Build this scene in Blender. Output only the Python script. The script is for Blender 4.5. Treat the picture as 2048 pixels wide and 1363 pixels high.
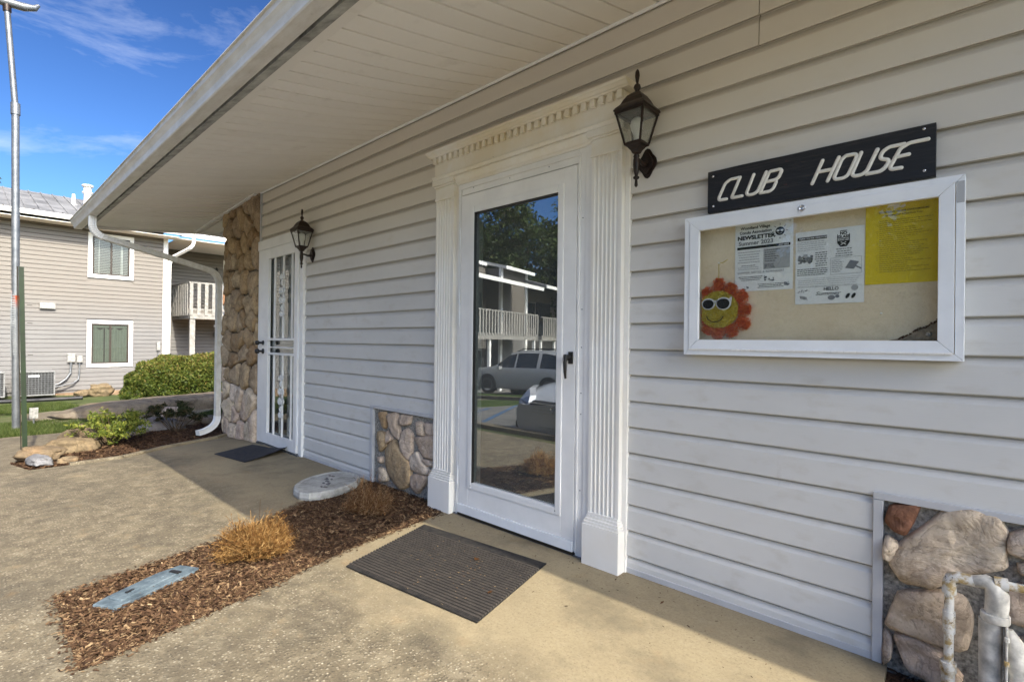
import bpy, bmesh, math, random
import numpy as np
from mathutils import Vector, Matrix, noise
from mathutils.geometry import tessellate_polygon
R = math.radians
rnd = random.Random(7)
nrg = np.random.default_rng(5)
for o in list(bpy.data.objects): bpy.data.objects.remove(o)
scene = bpy.context.scene
col = scene.collection

# ---------------- camera ----------------
cd = bpy.data.cameras.new('camera'); cam = bpy.data.objects.new('camera', cd); col.objects.link(cam)
yaw, pitch, roll = 0.820412794, 0.00264313229, 0.0120595531
fw = Vector((-math.cos(yaw)*math.cos(pitch), math.sin(yaw)*math.cos(pitch), math.sin(pitch)))
r0 = fw.cross(Vector((0, 0, 1))).normalized(); u0 = r0.cross(fw)
rt = r0*math.cos(roll)+u0*math.sin(roll); up = -r0*math.sin(roll)+u0*math.cos(roll)
M = Matrix((rt, up, -fw)).transposed().to_4x4(); M.translation = (0, -2.25924, 1.12218)
cam.matrix_world = M
cd.sensor_width = 36; cd.lens = 18.0122; cd.clip_start = .02; cd.clip_end = 2000
scene.camera = cam
# ---------------- light ----------------
SUN = Vector((1.2, -.15, 1.0)).normalized()
w = bpy.data.worlds.new('World'); scene.world = w; w.use_nodes = True
nt = w.node_tree; nt.nodes.clear()
out = nt.nodes.new('ShaderNodeOutputWorld'); bg = nt.nodes.new('ShaderNodeBackground')
sky = nt.nodes.new('ShaderNodeTexSky'); sky.sky_type = 'NISHITA'; sky.sun_disc = False
sky.sun_elevation = math.asin(SUN.z); sky.sun_rotation = math.atan2(SUN.x, SUN.y)
sky.altitude = 150; sky.air_density = 1.0; sky.dust_density = 3.2; sky.ozone_density = 2.6
bg.inputs['Strength'].default_value = 0.135
tc = nt.nodes.new('ShaderNodeTexCoord'); mp = nt.nodes.new('ShaderNodeMapping')
mp.inputs['Rotation'].default_value = (0, R(8), R(20)); mp.inputs['Scale'].default_value = (1.3, 2.6, 7.5); mp.inputs['Location'].default_value = (.35, .1, .62)
n1 = nt.nodes.new('ShaderNodeTexNoise'); n1.inputs['Scale'].default_value = 1.15; n1.inputs['Detail'].default_value = 9; n1.inputs['Roughness'].default_value = .62; n1.inputs['Distortion'].default_value = .5
rp = nt.nodes.new('ShaderNodeValToRGB'); rp.color_ramp.elements[0].position = .52; rp.color_ramp.elements[1].position = .86; rp.color_ramp.elements[1].color = (.62, .62, .62, 1)
mx = nt.nodes.new('ShaderNodeMix'); mx.data_type = 'RGBA'; mx.inputs['B'].default_value = (5.2, 5.5, 6.2, 1)
nt.links.new(tc.outputs['Generated'], mp.inputs['Vector']); nt.links.new(mp.outputs[0], n1.inputs['Vector'])
nt.links.new(n1.outputs['Fac'], rp.inputs[0]); nt.links.new(rp.outputs[0], mx.inputs['Factor'])
SKN, SKG = 4.8, 1.83
d1 = nt.nodes.new('ShaderNodeVectorMath'); d1.operation = 'SCALE'; d1.inputs['Scale'].default_value = 1/SKN
gm_ = nt.nodes.new('ShaderNodeGamma'); gm_.inputs['Gamma'].default_value = SKG
d2 = nt.nodes.new('ShaderNodeVectorMath'); d2.operation = 'SCALE'; d2.inputs['Scale'].default_value = SKN
nt.links.new(sky.outputs[0], d1.inputs[0]); nt.links.new(d1.outputs[0], gm_.inputs['Color']); nt.links.new(gm_.outputs[0], d2.inputs[0])
d3 = nt.nodes.new('ShaderNodeVectorMath'); d3.operation = 'MULTIPLY'; d3.inputs[1].default_value = (.90, 1.0, 1.03)
nt.links.new(d2.outputs[0], d3.inputs[0]); nt.links.new(d3.outputs[0], mx.inputs['A']); nt.links.new(mx.outputs['Result'], bg.inputs['Color'])
nt.links.new(bg.outputs[0], out.inputs[0])
sd = bpy.data.lights.new('sun', 'SUN'); sun = bpy.data.objects.new('sun', sd); col.objects.link(sun)
sd.energy = 4.2; sd.angle = R(.55); sd.color = (1.0, .93, .78)
sun.rotation_euler = SUN.to_track_quat('Z', 'Y').to_euler()
scene.view_settings.view_transform = 'Standard'; scene.view_settings.look = 'None'
scene.view_settings.exposure = 0.84; scene.view_settings.gamma = 1; scene.view_settings.use_curve_mapping = False
scene.cycles.max_bounces = 8; scene.cycles.diffuse_bounces = 6; scene.cycles.transparent_max_bounces = 12
scene.cycles.use_denoising = True

# ---------------- materials ----------------
def S(h):
    h = h.lstrip('#'); c = [int(h[i:i+2], 16)/255 for i in (0, 2, 4)]
    return tuple(x/12.92 if x <= .04045 else ((x+.055)/1.055)**2.4 for x in c)
class Mat:
    def __init__(s, name, rough=.6, spec=.4, metal=0):
        s.m = bpy.data.materials.new(name); s.m.use_nodes = True; s.t = s.m.node_tree
        s.b = s.t.nodes['Principled BSDF']; s.b.inputs['Roughness'].default_value = rough
        s.b.inputs['Specular IOR Level'].default_value = spec; s.b.inputs['Metallic'].default_value = metal
        s.geo = s.t.nodes.new('ShaderNodeNewGeometry'); s.h = None
    def n(s, k, **kw):
        x = s.t.nodes.new(k)
        for a, v in kw.items(): setattr(x, a, v)
        return x
    def l(s, a, b): s.t.links.new(a, b)
    def pos(s, scale=(1, 1, 1), loc=(0, 0, 0), rot=(0, 0, 0)):
        m = s.n('ShaderNodeMapping'); m.inputs['Scale'].default_value = scale; m.inputs['Location'].default_value = loc; m.inputs['Rotation'].default_value = rot
        s.l(s.geo.outputs['Position'], m.inputs[0]); return m.outputs[0]
    def noise(s, sc, det=4, rough=.55, vec=None, dist=0):
        x = s.n('ShaderNodeTexNoise'); x.inputs['Scale'].default_value = sc; x.inputs['Detail'].default_value = det; x.inputs['Roughness'].default_value = rough; x.inputs['Distortion'].default_value = dist
        s.l(vec if vec is not None else s.pos(), x.inputs['Vector']); return x.outputs['Fac']
    def voro(s, sc, vec=None, feat='F1', rnd_=1.0):
        x = s.n('ShaderNodeTexVoronoi'); x.feature = feat; x.inputs['Scale'].default_value = sc; x.inputs['Randomness'].default_value = rnd_
        s.l(vec if vec is not None else s.pos(), x.inputs['Vector']); return x
    def ramp(s, f, stops):
        x = s.n('ShaderNodeValToRGB'); e = x.color_ramp.elements
        while len(e) < len(stops): e.new(.5)
        for i, (p, c) in enumerate(stops):
            e[i].position = p; e[i].color = (*c, 1) if len(c) == 3 else c
        s.l(f, x.inputs[0]); return x.outputs[0]
    def fr(s, f, a, b, lo=0, hi=1):
        x = s.n('ShaderNodeMapRange'); x.inputs[1].default_value = a; x.inputs[2].default_value = b; x.inputs[3].default_value = lo; x.inputs[4].default_value = hi
        s.l(f, x.inputs[0]); return x.outputs[0]
    def mix(s, f, a, b, mode='MIX'):
        x = s.n('ShaderNodeMix', data_type='RGBA', blend_type=mode)
        for v, k in ((f, 'Factor'), (a, 'A'), (b, 'B')):
            i = x.inputs[k] if k == 'Factor' else [q for q in x.inputs if q.name == k and q.type == 'RGBA'][0]
            if hasattr(v, 'links'): s.l(v, i)
            elif isinstance(v, (int, float)): i.default_value = v if k == 'Factor' else (v, v, v, 1)
            else: i.default_value = (*v, 1)
        return [o_ for o_ in x.outputs if o_.type == 'RGBA'][0]
    def mul(s, a, b, op='MULTIPLY'):
        x = s.n('ShaderNodeMath', operation=op)
        for i, v in enumerate((a, b)):
            if hasattr(v, 'links'): s.l(v, x.inputs[i])
            else: x.inputs[i].default_value = v
        return x.outputs[0]
    def sep(s):
        x = s.n('ShaderNodeSeparateXYZ'); s.l(s.geo.outputs['Position'], x.inputs[0]); return x.outputs
    def col(s, c):
        if hasattr(c, 'links'): s.l(c, s.b.inputs['Base Color'])
        else: s.b.inputs['Base Color'].default_value = (*c, 1)
        return s
    def rgh(s, f, a, b): s.l(s.fr(f, 0, 1, a, b), s.b.inputs['Roughness']); return s
    def bump(s, f, dist=.01, strength=.6):
        x = s.n('ShaderNodeBump'); x.inputs['Distance'].default_value = dist; x.inputs['Strength'].default_value = strength
        s.l(f, x.inputs['Height'])
        if s.h is not None: s.l(s.h, x.inputs['Normal'])
        s.h = x.outputs[0]; s.l(s.h, s.b.inputs['Normal']); return s
def rand_obj(m):
    return m.n('ShaderNodeObjectInfo').outputs['Random']

def plain(name, c, rough=.5, spec=.4, metal=0, var=.12, sc=9, bump=0, bsc=60):
    m = Mat(name, rough, spec, metal); f = m.noise(sc, 5)
    dark = tuple(v*(1-var*1.6) for v in c); lite = tuple(min(1, v*(1+var)) for v in c)
    m.col(m.ramp(f, [(.3, dark), (.7, lite)]))
    if bump: m.bump(m.noise(bsc, 4), bump, .6)
    return m.m
def siding_mat(name, base, dirt, amount=.5):
    m = Mat(name, .5, .35)
    g = m.noise(1, 6, .65, m.pos((3, 3, 260)))
    big = m.noise(1, 4, .6, m.pos((1.1, 1, 2.2)))
    sm = m.noise(1, 5, .6, m.pos((7, 7, 16)))
    c = m.mix(m.fr(big, .35, .7), base, tuple(v*.88 for v in base))
    c = m.mix(m.mul(m.fr(sm, .55, .85), amount), c, dirt)
    z = m.sep()[2]
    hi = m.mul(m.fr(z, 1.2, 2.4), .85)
    c = m.mix(hi, c, tuple(b*k for b, k in zip(base, (1.02, .93, .81))))  # warm bounced light painted into the siding colour towards the eave
    c = m.mix(m.mul(m.fr(rand_obj(m), 0, 1), .16), c, tuple(v*.8 for v in base))
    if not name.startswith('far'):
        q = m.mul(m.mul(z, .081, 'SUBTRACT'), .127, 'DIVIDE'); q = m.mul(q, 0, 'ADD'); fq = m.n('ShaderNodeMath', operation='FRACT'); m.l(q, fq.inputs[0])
        lap_shade = m.mul(m.fr(fq.outputs[0], .72, .92), m.fr(z, .6, 1.8, .18, .60))
        c = m.mix(lap_shade, c, (.27, .225, .16))  # shade under each lap lip painted in brown, together with some grime
        sc_ = m.noise(1, 6, .75, m.pos((9, 9, 2.5))); c = m.mix(m.mul(m.fr(sc_, .66, .74), .30), c, (.36, .33, .28))
    m.col(c); m.rgh(sm, .42, .62)
    m.bump(g, .0011, .5); m.bump(m.noise(1, 2, .5, m.pos((1.3, 1, 5))), .006, .25); return m.m
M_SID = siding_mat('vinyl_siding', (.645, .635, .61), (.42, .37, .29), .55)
M_SID2 = siding_mat('far_vinyl_siding', (.168, .163, .160), (.11, .10, .095), .6)
M_TRIM = plain('grey_trim', (.50, .50, .51), .5, .35, var=.06)
M_WHITE = plain('white_paint', (.82, .81, .79), .38, .4, var=.05, sc=5)
def surround_mat():
    m = Mat('aged_white_surround', .45, .4)
    f = m.noise(3, 6, .6); g = m.noise(26, 5, .7); z = m.sep()[2]
    c = m.mix(m.fr(f, .35, .75), (.82, .80, .76), (.76, .72, .64))
    up_ = m.mul(m.fr(z, 1.7, 2.35), .75)
    c = m.mix(m.mul(up_, m.fr(f, .3, .6)), c, (.72, .62, .43))
    flake = m.mul(m.fr(g, .69, .71), m.fr(z, 2.05, 2.25))
    c = m.mix(flake, c, (.30, .28, .25))
    m.col(c); m.bump(g, .001, .4); return m.m
M_SUR = surround_mat()
def soffit_mat():
    m = Mat('soffit_vinyl', .5, .35); f = m.noise(1.4, 5, .6); g = m.noise(7, 5, .6)
    c = m.mix(m.fr(f, .3, .75), (.90, .87, .81), (.86, .82, .75))
    c = m.mix(m.mul(m.fr(g, .6, .85), .35), c, (.42, .37, .29))
    c = m.mix(m.mul(rand_obj(m), .12), c, (.46, .42, .35))
    m.col(c); return m.m
M_SOF = soffit_mat()
def gutter_mat():
    m = Mat('gutter_aluminium', .4, .45); f = m.noise(1, 5, .65, m.pos((5, 20, 14))); g = m.noise(40, 4, .7)
    c = m.mix(m.fr(f, .35, .7), (.70, .68, .64), (.55, .52, .46))
    c = m.mix(m.mul(m.fr(g, .62, .75), .5), c, (.30, .27, .22))
    m.col(c); return m.m
M_GUT = gutter_mat()
M_GREYSTRIP = plain('weathered_fascia', (.40, .40, .37), .6, .3, var=.3, sc=14)
M_DARK = plain('dark_gap', (.02, .018, .015), .9, .1)
M_BLACK = Mat('black_painted_metal', .42, .5).col((.012, .011, .010)).m
def bronze():
    m = Mat('rusty_bronze', .42, .5, .3); f = m.noise(38, 6, .65)
    z = m.n('ShaderNodeSeparateXYZ'); m.l(m.geo.outputs['Normal'], z.inputs[0])
    c = m.ramp(f, [(.35, (.010, .007, .006)), (.62, (.032, .016, .010)), (.8, (.075, .034, .016))])
    m.col(c); m.bump(f, .001, .4); return m.m
M_BRZ = bronze()
M_MORTD = plain('dark_mortar', (.15, .12, .085), .95, .1, var=.45, sc=60, bump=.01, bsc=45)
def glass(name, refl=.3, tint=(.75, .8, .78), dirt=.05):
    m = bpy.data.materials.new(name); m.use_nodes = True; t = m.node_tree; t.nodes.clear()
    o_ = t.nodes.new('ShaderNodeOutputMaterial'); mixs = t.nodes.new('ShaderNodeMixShader')
    g = t.nodes.new('ShaderNodeBsdfGlossy'); g.inputs['Roughness'].default_value = 0.0; g.inputs['Color'].default_value = (.95, .97, 1, 1)
    tr = t.nodes.new('ShaderNodeBsdfTransparent'); tr.inputs['Color'].default_value = (*tint, 1)
    df = t.nodes.new('ShaderNodeBsdfDiffuse'); df.inputs['Color'].default_value = (.5, .5, .48, 1)
    ge = t.nodes.new('ShaderNodeNewGeometry'); dt = t.nodes.new('ShaderNodeVectorMath'); dt.operation = 'DOT_PRODUCT'
    t.links.new(ge.outputs['Normal'], dt.inputs[0]); t.links.new(ge.outputs['Incoming'], dt.inputs[1])
    ab = t.nodes.new('ShaderNodeMath'); ab.operation = 'ABSOLUTE'; t.links.new(dt.outputs['Value'], ab.inputs[0])
    s1 = t.nodes.new('ShaderNodeMath'); s1.operation = 'SUBTRACT'; s1.inputs[0].default_value = 1; t.links.new(ab.outputs[0], s1.inputs[1])
    fr = t.nodes.new('ShaderNodeMath'); fr.operation = 'POWER'; fr.inputs[1].default_value = 5; t.links.new(s1.outputs[0], fr.inputs[0])
    mr = t.nodes.new('ShaderNodeMapRange'); mr.inputs[1].default_value = 0; mr.inputs[2].default_value = 1; mr.inputs[3].default_value = refl; mr.inputs[4].default_value = 1
    m2 = t.nodes.new('ShaderNodeMixShader'); m2.inputs[0].default_value = dirt
    t.links.new(fr.outputs[0], mr.inputs[0]); t.links.new(mr.outputs[0], mixs.inputs[0])
    t.links.new(tr.outputs[0], m2.inputs[1]); t.links.new(df.outputs[0], m2.inputs[2])
    t.links.new(m2.outputs[0], mixs.inputs[1]); t.links.new(g.outputs[0], mixs.inputs[2]); t.links.new(mixs.outputs[0], o_.inputs[0])
    return m
M_GLASS = glass('door_glass', .27, dirt=.10)
M_GLASS2 = glass('security_glass', .15)
M_GLASSC = glass('case_glass', .07, (.95, .96, .95), .02)
M_GLASSW = glass('window_glass', .05, (.8, .85, .83), .02)
M_LGLASS = glass('lantern_glass', .06, (.92, .93, .9), .22)
M_CARGL = Mat('car_glass', .08, .8).col((.02, .024, .028)).m
def concrete():
    m = Mat('exposed_concrete', .8, .25)
    big = m.noise(.8, 5, .6); mid = m.noise(4, 5, .65); fine = m.noise(75, 4, .7); med = m.noise(24, 6, .7)
    base = m.mix(m.fr(mid, .3, .72), (0.318, 0.262, 0.168), (0.255, 0.209, 0.136))
    base = m.mix(m.mul(m.fr(fine, .42, .72), .5), base, (0.178, 0.144, 0.098))
    base = m.mix(m.mul(m.fr(med, .5, .78), .35), base, (0.370, 0.319, 0.226))
    y = m.sep()[1]; x = m.sep()[0]
    away = m.fr(y, -.70, -1.30)
    away = m.mul(away, m.fr(x, -6.5, -5.2, .8, 1))
    worn = m.fr(m.mul(m.mul(big, .9), m.mul(away, .42), 'ADD'), .50, .72)
    v = m.voro(78); peb = m.fr(v.outputs['Distance'], .25, .45, 1, 0)
    pc = m.ramp(v.outputs['Color'], [(0, (.030, .025, .020)), (.3, (.12, .10, .075)), (.52, (.24, .205, .15)), (.78, (.40, .355, .27)), (1, (.50, .455, .36))])
    pebbly = m.mix(peb, (.155, .128, .090), pc)
    v2 = m.voro(100, m.pos((1, 1.3, 1))); chip = m.fr(v2.outputs['Distance'], .12, .26, 1, 0)
    pcc = m.ramp(v2.outputs['Color'], [(0, (0.074, 0.061, 0.047)), (.5, (0.222, 0.167, 0.101)), (1, (0.444, 0.418, 0.351))])
    pebbly = m.mix(m.mul(chip, m.fr(m.noise(9, 4, .6), .40, .62, 0, .45)), pebbly, pcc)
    pebbly = m.mix(m.mul(m.fr(med, .40, .72), .45), pebbly, (0.074, 0.062, 0.047))
    pebbly = m.mix(m.mul(m.fr(m.noise(6, 6, .7), .48, .72), .5), pebbly, (0.326, 0.281, 0.195))
    pebbly = m.mix(m.mul(m.fr(m.noise(140, 3, .7), .45, .70), .55), pebbly, (.05, .042, .032))
    bl = m.noise(11, 6, .75); pebbly = m.mix(m.mul(m.fr(bl, .50, .66), .50), pebbly, (.045, .038, .030))
    pebbly = m.mix(m.mul(m.fr(bl, .48, .36), .30), pebbly, (.40, .35, .26))
    c = m.mix(m.mul(worn, .92), base, pebbly)
    st = m.noise(1.7, 6, .66, m.pos((1, 1, 1), (4, 2, 0)))
    c = m.mix(m.mul(m.fr(st, .50, .68), .62), c, (0.078, 0.068, 0.053))
    rs = m.noise(6, 4, .6); c = m.mix(m.mul(m.fr(rs, .60, .8), .35), c, (0.252, 0.144, 0.058))
    cr = m.noise(2.3, 4, .5, m.pos((1, 1, 1), (9, 3, 0))); lt = m.fr(cr, .55, .7)
    c = m.mix(m.mul(m.mul(lt, m.fr(worn, 0, 1, 1, .25)), .35), c, (0.385, 0.327, 0.211))
    sp = m.voro(210); c = m.mix(m.mul(m.fr(sp.outputs['Color'], .80, .86), .30), c, (.10, .08, .055))
    c = m.mix(1.0, c, (.95, .95, .93), 'MULTIPLY')
    m.col(c); m.bump(m.noise(150, 3, .6), .0012, .6)
    m.bump(m.mul(peb, worn), .003, .6); m.bump(m.noise(5, 4), .006, .3); return m.m
M_CON = concrete()
def stone_mat(name, cols, dark=(.12, .09, .06), sc=10):
    m = Mat(name, .85, .2); r = rand_obj(m)
    f = m.noise(sc, 7, .62, dist=.6); g = m.noise(sc*5, 5, .65); b = m.noise(sc*.35, 3)
    base = m.ramp(r, [(i/(len(cols)-1), c) for i, c in enumerate(cols)])
    c = m.mix(m.fr(f, .35, .68), base, m.mix(.75, base, dark, 'MIX')) if False else m.mix(m.mul(m.fr(f, .42, .75), .75), base, dark)
    c = m.mix(m.mul(m.fr(m.noise(sc*11, 4, .7), .55, .68), .45), c, tuple(v*.7 for v in dark))
    c = m.mix(m.mul(m.fr(g, .55, .75), .4), c, tuple(min(1, v*1.5) for v in cols[-1]))
    c = m.mix(m.mul(m.fr(b, .55, .75), .3), c, (.40, .24, .12))
    cr = m.noise(sc*.55, 5, .6, dist=1.6); ab = m.mul(m.mul(cr, .5, 'SUBTRACT'), 0, 'ADD'); aa = m.n('ShaderNodeMath', operation='ABSOLUTE'); m.l(ab, aa.inputs[0])
    crease = m.fr(aa.outputs[0], 0, .022, 1, 0); c = m.mix(m.mul(crease, .45), c, tuple(v*.6 for v in dark))
    c = m.mix(m.mul(m.fr(m.noise(sc*1.3, 5, .7, m.pos(loc=(3, 7, 1))), .5, .7), .4), c, tuple(min(1, v*1.25) for v in cols[-1]))
    m.col(c); m.bump(f, .012, .7); m.bump(g, .003, .7); m.bump(m.mul(aa.outputs[0], 6), .006, .5); m.bump(m.noise(sc*14, 3, .7), .0015, .7); return m.m
M_STP = stone_mat('pier_stone', [(.27, .17, .09), (.40, .27, .15), (.50, .36, .21), (.38, .28, .19), (.56, .44, .29)], (.11, .08, .05))
M_STL = stone_mat('pale_stone', [(.52, .40, .30), (.58, .45, .35), (.68, .56, .40), (.52, .40, .33), (.70, .58, .46)], (.24, .17, .12), 9)
M_ROCK = stone_mat('garden_rock', [(.17, .125, .08), (.22, .165, .095), (.15, .115, .08)], (.045, .034, .024), 12)
M_ROCKG = stone_mat('grey_rock', [(.16, .13, .10), (.20, .165, .12), (.17, .145, .12)], (.06, .045, .035), 6)
M_SLATE = stone_mat('slate_rock', [(.16, .16, .17), (.20, .20, .21)], (.06, .06, .065), 8)
M_MORT = plain('mortar', (.30, .28, .245), .95, .1, var=.40, sc=90, bump=.01, bsc=45)
def multi(name, stops, sc, rough=.9, dist=.004, bs=40, spec=.15):
    m = Mat(name, rough, spec); f = m.noise(sc, 6, .65); m.col(m.ramp(f, stops)); m.bump(m.noise(bs, 4), dist, .7); return m.m
M_SOIL = multi('dark_mulch_soil', [(.3, (.03, .018, .012)), (.5, (.08, .045, .028)), (.75, (.15, .09, .05))], 18, dist=.02)
M_TAN = multi('tan_leaf_litter', [(.3, (.13, .08, .045)), (.5, (.27, .18, .11)), (.75, (.40, .29, .18))], 9, dist=.02)
M_EARTH = multi('rough_ground', [(.3, (.05, .06, .025)), (.5, (.07, .09, .03)), (.75, (.14, .12, .07))], 1.3, dist=.03, bs=9)
M_LAWN = multi('lawn_base', [(.3, (.028, .042, .010)), (.5, (.045, .070, .016)), (.75, (.075, .10, .028))], 5, dist=.02)
M_ASPH = multi('asphalt', [(.3, (.12, .117, .11)), (.5, (.16, .156, .148)), (.75, (.20, .195, .185))], 2.5, dist=.006, bs=90)
def chip_mat(name, cols, rough=.85):
    m = Mat(name, rough, .2)
    a = m.n('ShaderNodeAttribute', attribute_name='tone').outputs['Fac']
    c = m.ramp(a, [(i/(len(cols)-1), q) for i, q in enumerate(cols)])
    f = m.noise(60, 3); c = m.mix(m.mul(f, .35), c, tuple(v*.4 for v in cols[0])); m.col(c); return m
M_CHIP = chip_mat('mulch_chip', [(.028, .015, .009), (.065, .034, .019), (.12, .068, .036), (.20, .125, .068), (.36, .26, .15)]).m
def leafm(name, cols, rough=.55, trans=.25):
    m = chip_mat(name, cols, rough)
    if trans:
        t = m.t; tl = t.nodes.new('ShaderNodeBsdfTranslucent'); ms = t.nodes.new('ShaderNodeMixShader'); ms.inputs[0].default_value = trans
        src = m.b.inputs['Base Color'].links[0].from_socket; t.links.new(src, tl.inputs['Color'])
        o_ = [x for x in t.nodes if x.type == 'OUTPUT_MATERIAL'][0]
        t.links.new(m.b.outputs[0], ms.inputs[1]); t.links.new(tl.outputs[0], ms.inputs[2]); t.links.new(ms.outputs[0], o_.inputs[0])
    return m.m
M_HEDGE = leafm('hedge_leaf', [(.03, .05, .010), (.055, .085, .015), (.10, .13, .022), (.17, .17, .035), (.24, .17, .06)])
M_TREE = leafm('tree_leaf', [(.02, .035, .008), (.035, .06, .012), (.06, .09, .02), (.09, .12, .03)])
M_AZA = leafm('azalea_leaf', [(.05, .08, .015), (.12, .16, .025), (.22, .25, .04), (.30, .30, .06)])
M_RHO = leafm('dark_shrub_leaf', [(.015, .022, .008), (.035, .045, .014), (.06, .065, .025), (.12, .09, .05)])
M_GRASS = leafm('grass_blade', [(.030, .050, .010), (.055, .085, .016), (.085, .12, .028), (.16, .17, .06)])
M_DEAD = leafm('dead_twig', [(.10, .045, .016), (.22, .105, .032), (.36, .20, .065), (.50, .32, .13)], .8, .3)
M_DEADS = leafm('brown_twig', [(.10, .045, .02), (.20, .10, .04), (.33, .19, .09), (.45, .30, .17)], .8, .2)
M_BARK = plain('bark', (.11, .08, .055), .95, .1, var=.4, sc=20, bump=.01)
def rubber(name, c, ys=1.0):
    m = Mat(name, .75, .3); f = m.noise(25, 6, .7); g = m.noise(180, 2)
    m.col(m.mix(m.mul(m.fr(f, .4, .8), .45), c, (.10, .085, .07))); m.bump(g, .001, .5); return m.m
M_MAT = rubber('ribbed_rubber', (.040, .035, .032))
M_MATE = rubber('rubber_edge', (.012, .012, .013))
M_MAT2 = rubber('far_mat_rubber', (.018, .022, .032))
M_STEP = multi('cast_stone', [(.3, (.24, .24, .22)), (.5, (.36, .36, .34)), (.75, (.48, .48, .45))], 12, dist=.006, bs=40)
M_METER = multi('blue_grey_iron', [(.3, (.045, .06, .075)), (.5, (.09, .12, .145)), (.75, (.16, .20, .23))], 14, rough=.65, dist=.003, bs=60)
M_ORN = plain('white_ornament', (.72, .72, .70), .4, .4, var=.05)
def pipe_mat():
    m = Mat('flaking_white_pipe', .5, .35); f = m.noise(22, 6, .7); g = m.noise(55, 5, .7)
    c = m.mix(m.fr(f, .47, .58), (.70, .68, .62), (.42, .30, .13))
    c = m.mix(m.fr(g, .62, .66), c, (.12, .09, .06)); m.col(c); m.bump(f, .002, .6); return m.m
M_PIPE = pipe_mat()
M_PIPEW = plain('chalky_white_pipe', (.64, .61, .54), .6, .3, var=.32, sc=26, bump=.0015)
def galv():
    m = Mat('galvanised_steel', .42, .5, .6); f = m.noise(12, 6, .6); g = m.noise(60, 4, .7); z = m.sep()[2]
    c = m.mix(m.fr(f, .35, .7), (.22, .23, .24), (.13, .14, .155)); c = m.mix(m.mul(m.fr(g, .6, .75), .5), c, (.32, .32, .31))
    band = m.mul(m.fr(z, 1.50, 1.66), m.fr(z, 1.69, 1.70, 1, 0))
    c = m.mix(band, c, (.30, .055, .02)); m.col(c); return m.m
M_GALV = galv()
M_GREEN = plain('green_post_paint', (.006, .018, .004), .5, .4, var=.3, sc=12)
M_GREEND = plain('rusty_dark_green', (.035, .03, .018), .8, .2, var=.5, sc=30)
M_METALROOF = plain('metal_roof', (.19, .19, .195), .6, .3, 0, var=.25, sc=2.2)
M_ROOFW = plain('bright_metal_roof', (.50, .49, .48), .6, .3, 0, var=.08, sc=2.2)
M_WOODG = plain('weathered_grey_wood', (.26, .25, .23), .85, .2, var=.2, sc=12, bump=.002)
M_BRN = plain('dark_bronze_frame', (.035, .026, .02), .45, .4)
M_CURT = plain('pale_green_curtain', (.10, .11, .09), .8, .2, var=.06)
M_BLIND = plain('blind_slat', (.24, .235, .24), .5, .3, var=.05)
M_ACM = plain('ac_grey_metal', (.20, .20, .20), .5, .4, var=.3, sc=20)
M_ACD = plain('ac_coil_dark', (.05, .05, .052), .7, .3, var=.4, sc=30)
M_GBOX = plain('weathered_box', (.30, .295, .28), .5, .4, var=.3, sc=30)
M_CORR = plain('black_drain_hose', (.015, .015, .018), .5, .4)
M_CORK = None
def cork():
    m = Mat('water_stained_cork', .9, .15); g = m.noise(260, 3, .7); b = m.noise(3.2, 6, .6); s_ = m.noise(9, 6, .65)
    c = m.mix(m.fr(b, .35, .7), (.86, .73, .53), (.78, .64, .45)); c = m.mix(m.mul(m.fr(s_, .55, .75), .35), c, (.50, .36, .20))
    c = m.mix(m.mul(m.fr(g, .58, .68), .45), c, (.42, .30, .17)); m.col(c); m.bump(g, .0006, .5); return m.m
M_CORK = cork()
M_TORN = plain('torn_backing', (.36, .27, .18), .9, .1, var=.25, sc=60)
M_TORNE = plain('rusty_tear_edge', (.13, .055, .02), .9, .1, var=.5, sc=90)
M_PAPER = plain('white_paper', (.88, .89, .88), .6, .2, var=.03)
M_YEL = plain('yellow_paper', (.74, .56, .012), .6, .2, var=.04)
M_INK = Mat('ink', .7, .1).col((.02, .02, .022)).m
M_INKG = Mat('grey_ink', .7, .1).col((.22, .23, .25)).m
M_INKL = Mat('light_ink', .7, .1).col((.42, .43, .44)).m
M_INKY = Mat('olive_ink', .7, .1).col((.20, .15, .012)).m
M_ORG = leafm('orange_tinsel', [(.60, .07, .02), (.85, .14, .03), (.95, .34, .06)], .5, .15)
M_YTIN = leafm('yellow_tinsel', [(.62, .46, .02), (.85, .72, .06), (.95, .88, .25)], .5, .15)
M_FRAMEW = plain('white_plastic', (.78, .80, .82), .35, .4, var=.04)
M_BLKG = Mat('glossy_black', .2, .5).col((.008, .008, .010)).m
def signw():
    m = Mat('black_sign_wood', .38, .5); g = m.noise(1, 6, .7, m.pos((6, 6, 90))); f = m.noise(14, 5, .7)
    c = m.mix(m.fr(g, .5, .72), (.010, .010, .011), (.035, .030, .028))
    c = m.mix(m.mul(m.fr(f, .66, .72), .7), c, (.16, .03, .02)); m.col(c); m.bump(g, .003, .8); return m.m
M_SIGN = signw()
M_LET = multi('flaking_white_lettering', [(.25, (.35, .30, .24)), (.36, (.72, .69, .62)), (.8, (.80, .78, .72))], 60, rough=.6, dist=.002)
M_STEEL = Mat('bright_steel', .25, .5, .9).col((.6, .6, .62)).m
M_SILV = Mat('silver_car_paint', .25, .6, .2).col((.33, .34, .35)).m
M_GREYP = Mat('grey_car_paint', .25, .6, .05).col((.36, .38, .42)).m
M_TYRE = Mat('tyre_rubber', .85, .2).col((.02, .02, .02)).m
M_PLAS = Mat('black_plastic', .6, .3).col((.025, .025, .026)).m
M_HEAD = Mat('headlight_lens', .1, .6, .3).col((.45, .46, .48)).m
M_BLUE = plain('blue_parking_paint', (.07, .13, .23), .7, .2, var=.3)
M_BULB = Mat('white_bulb', .3, .4).col((.75, .74, .70)).m
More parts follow.
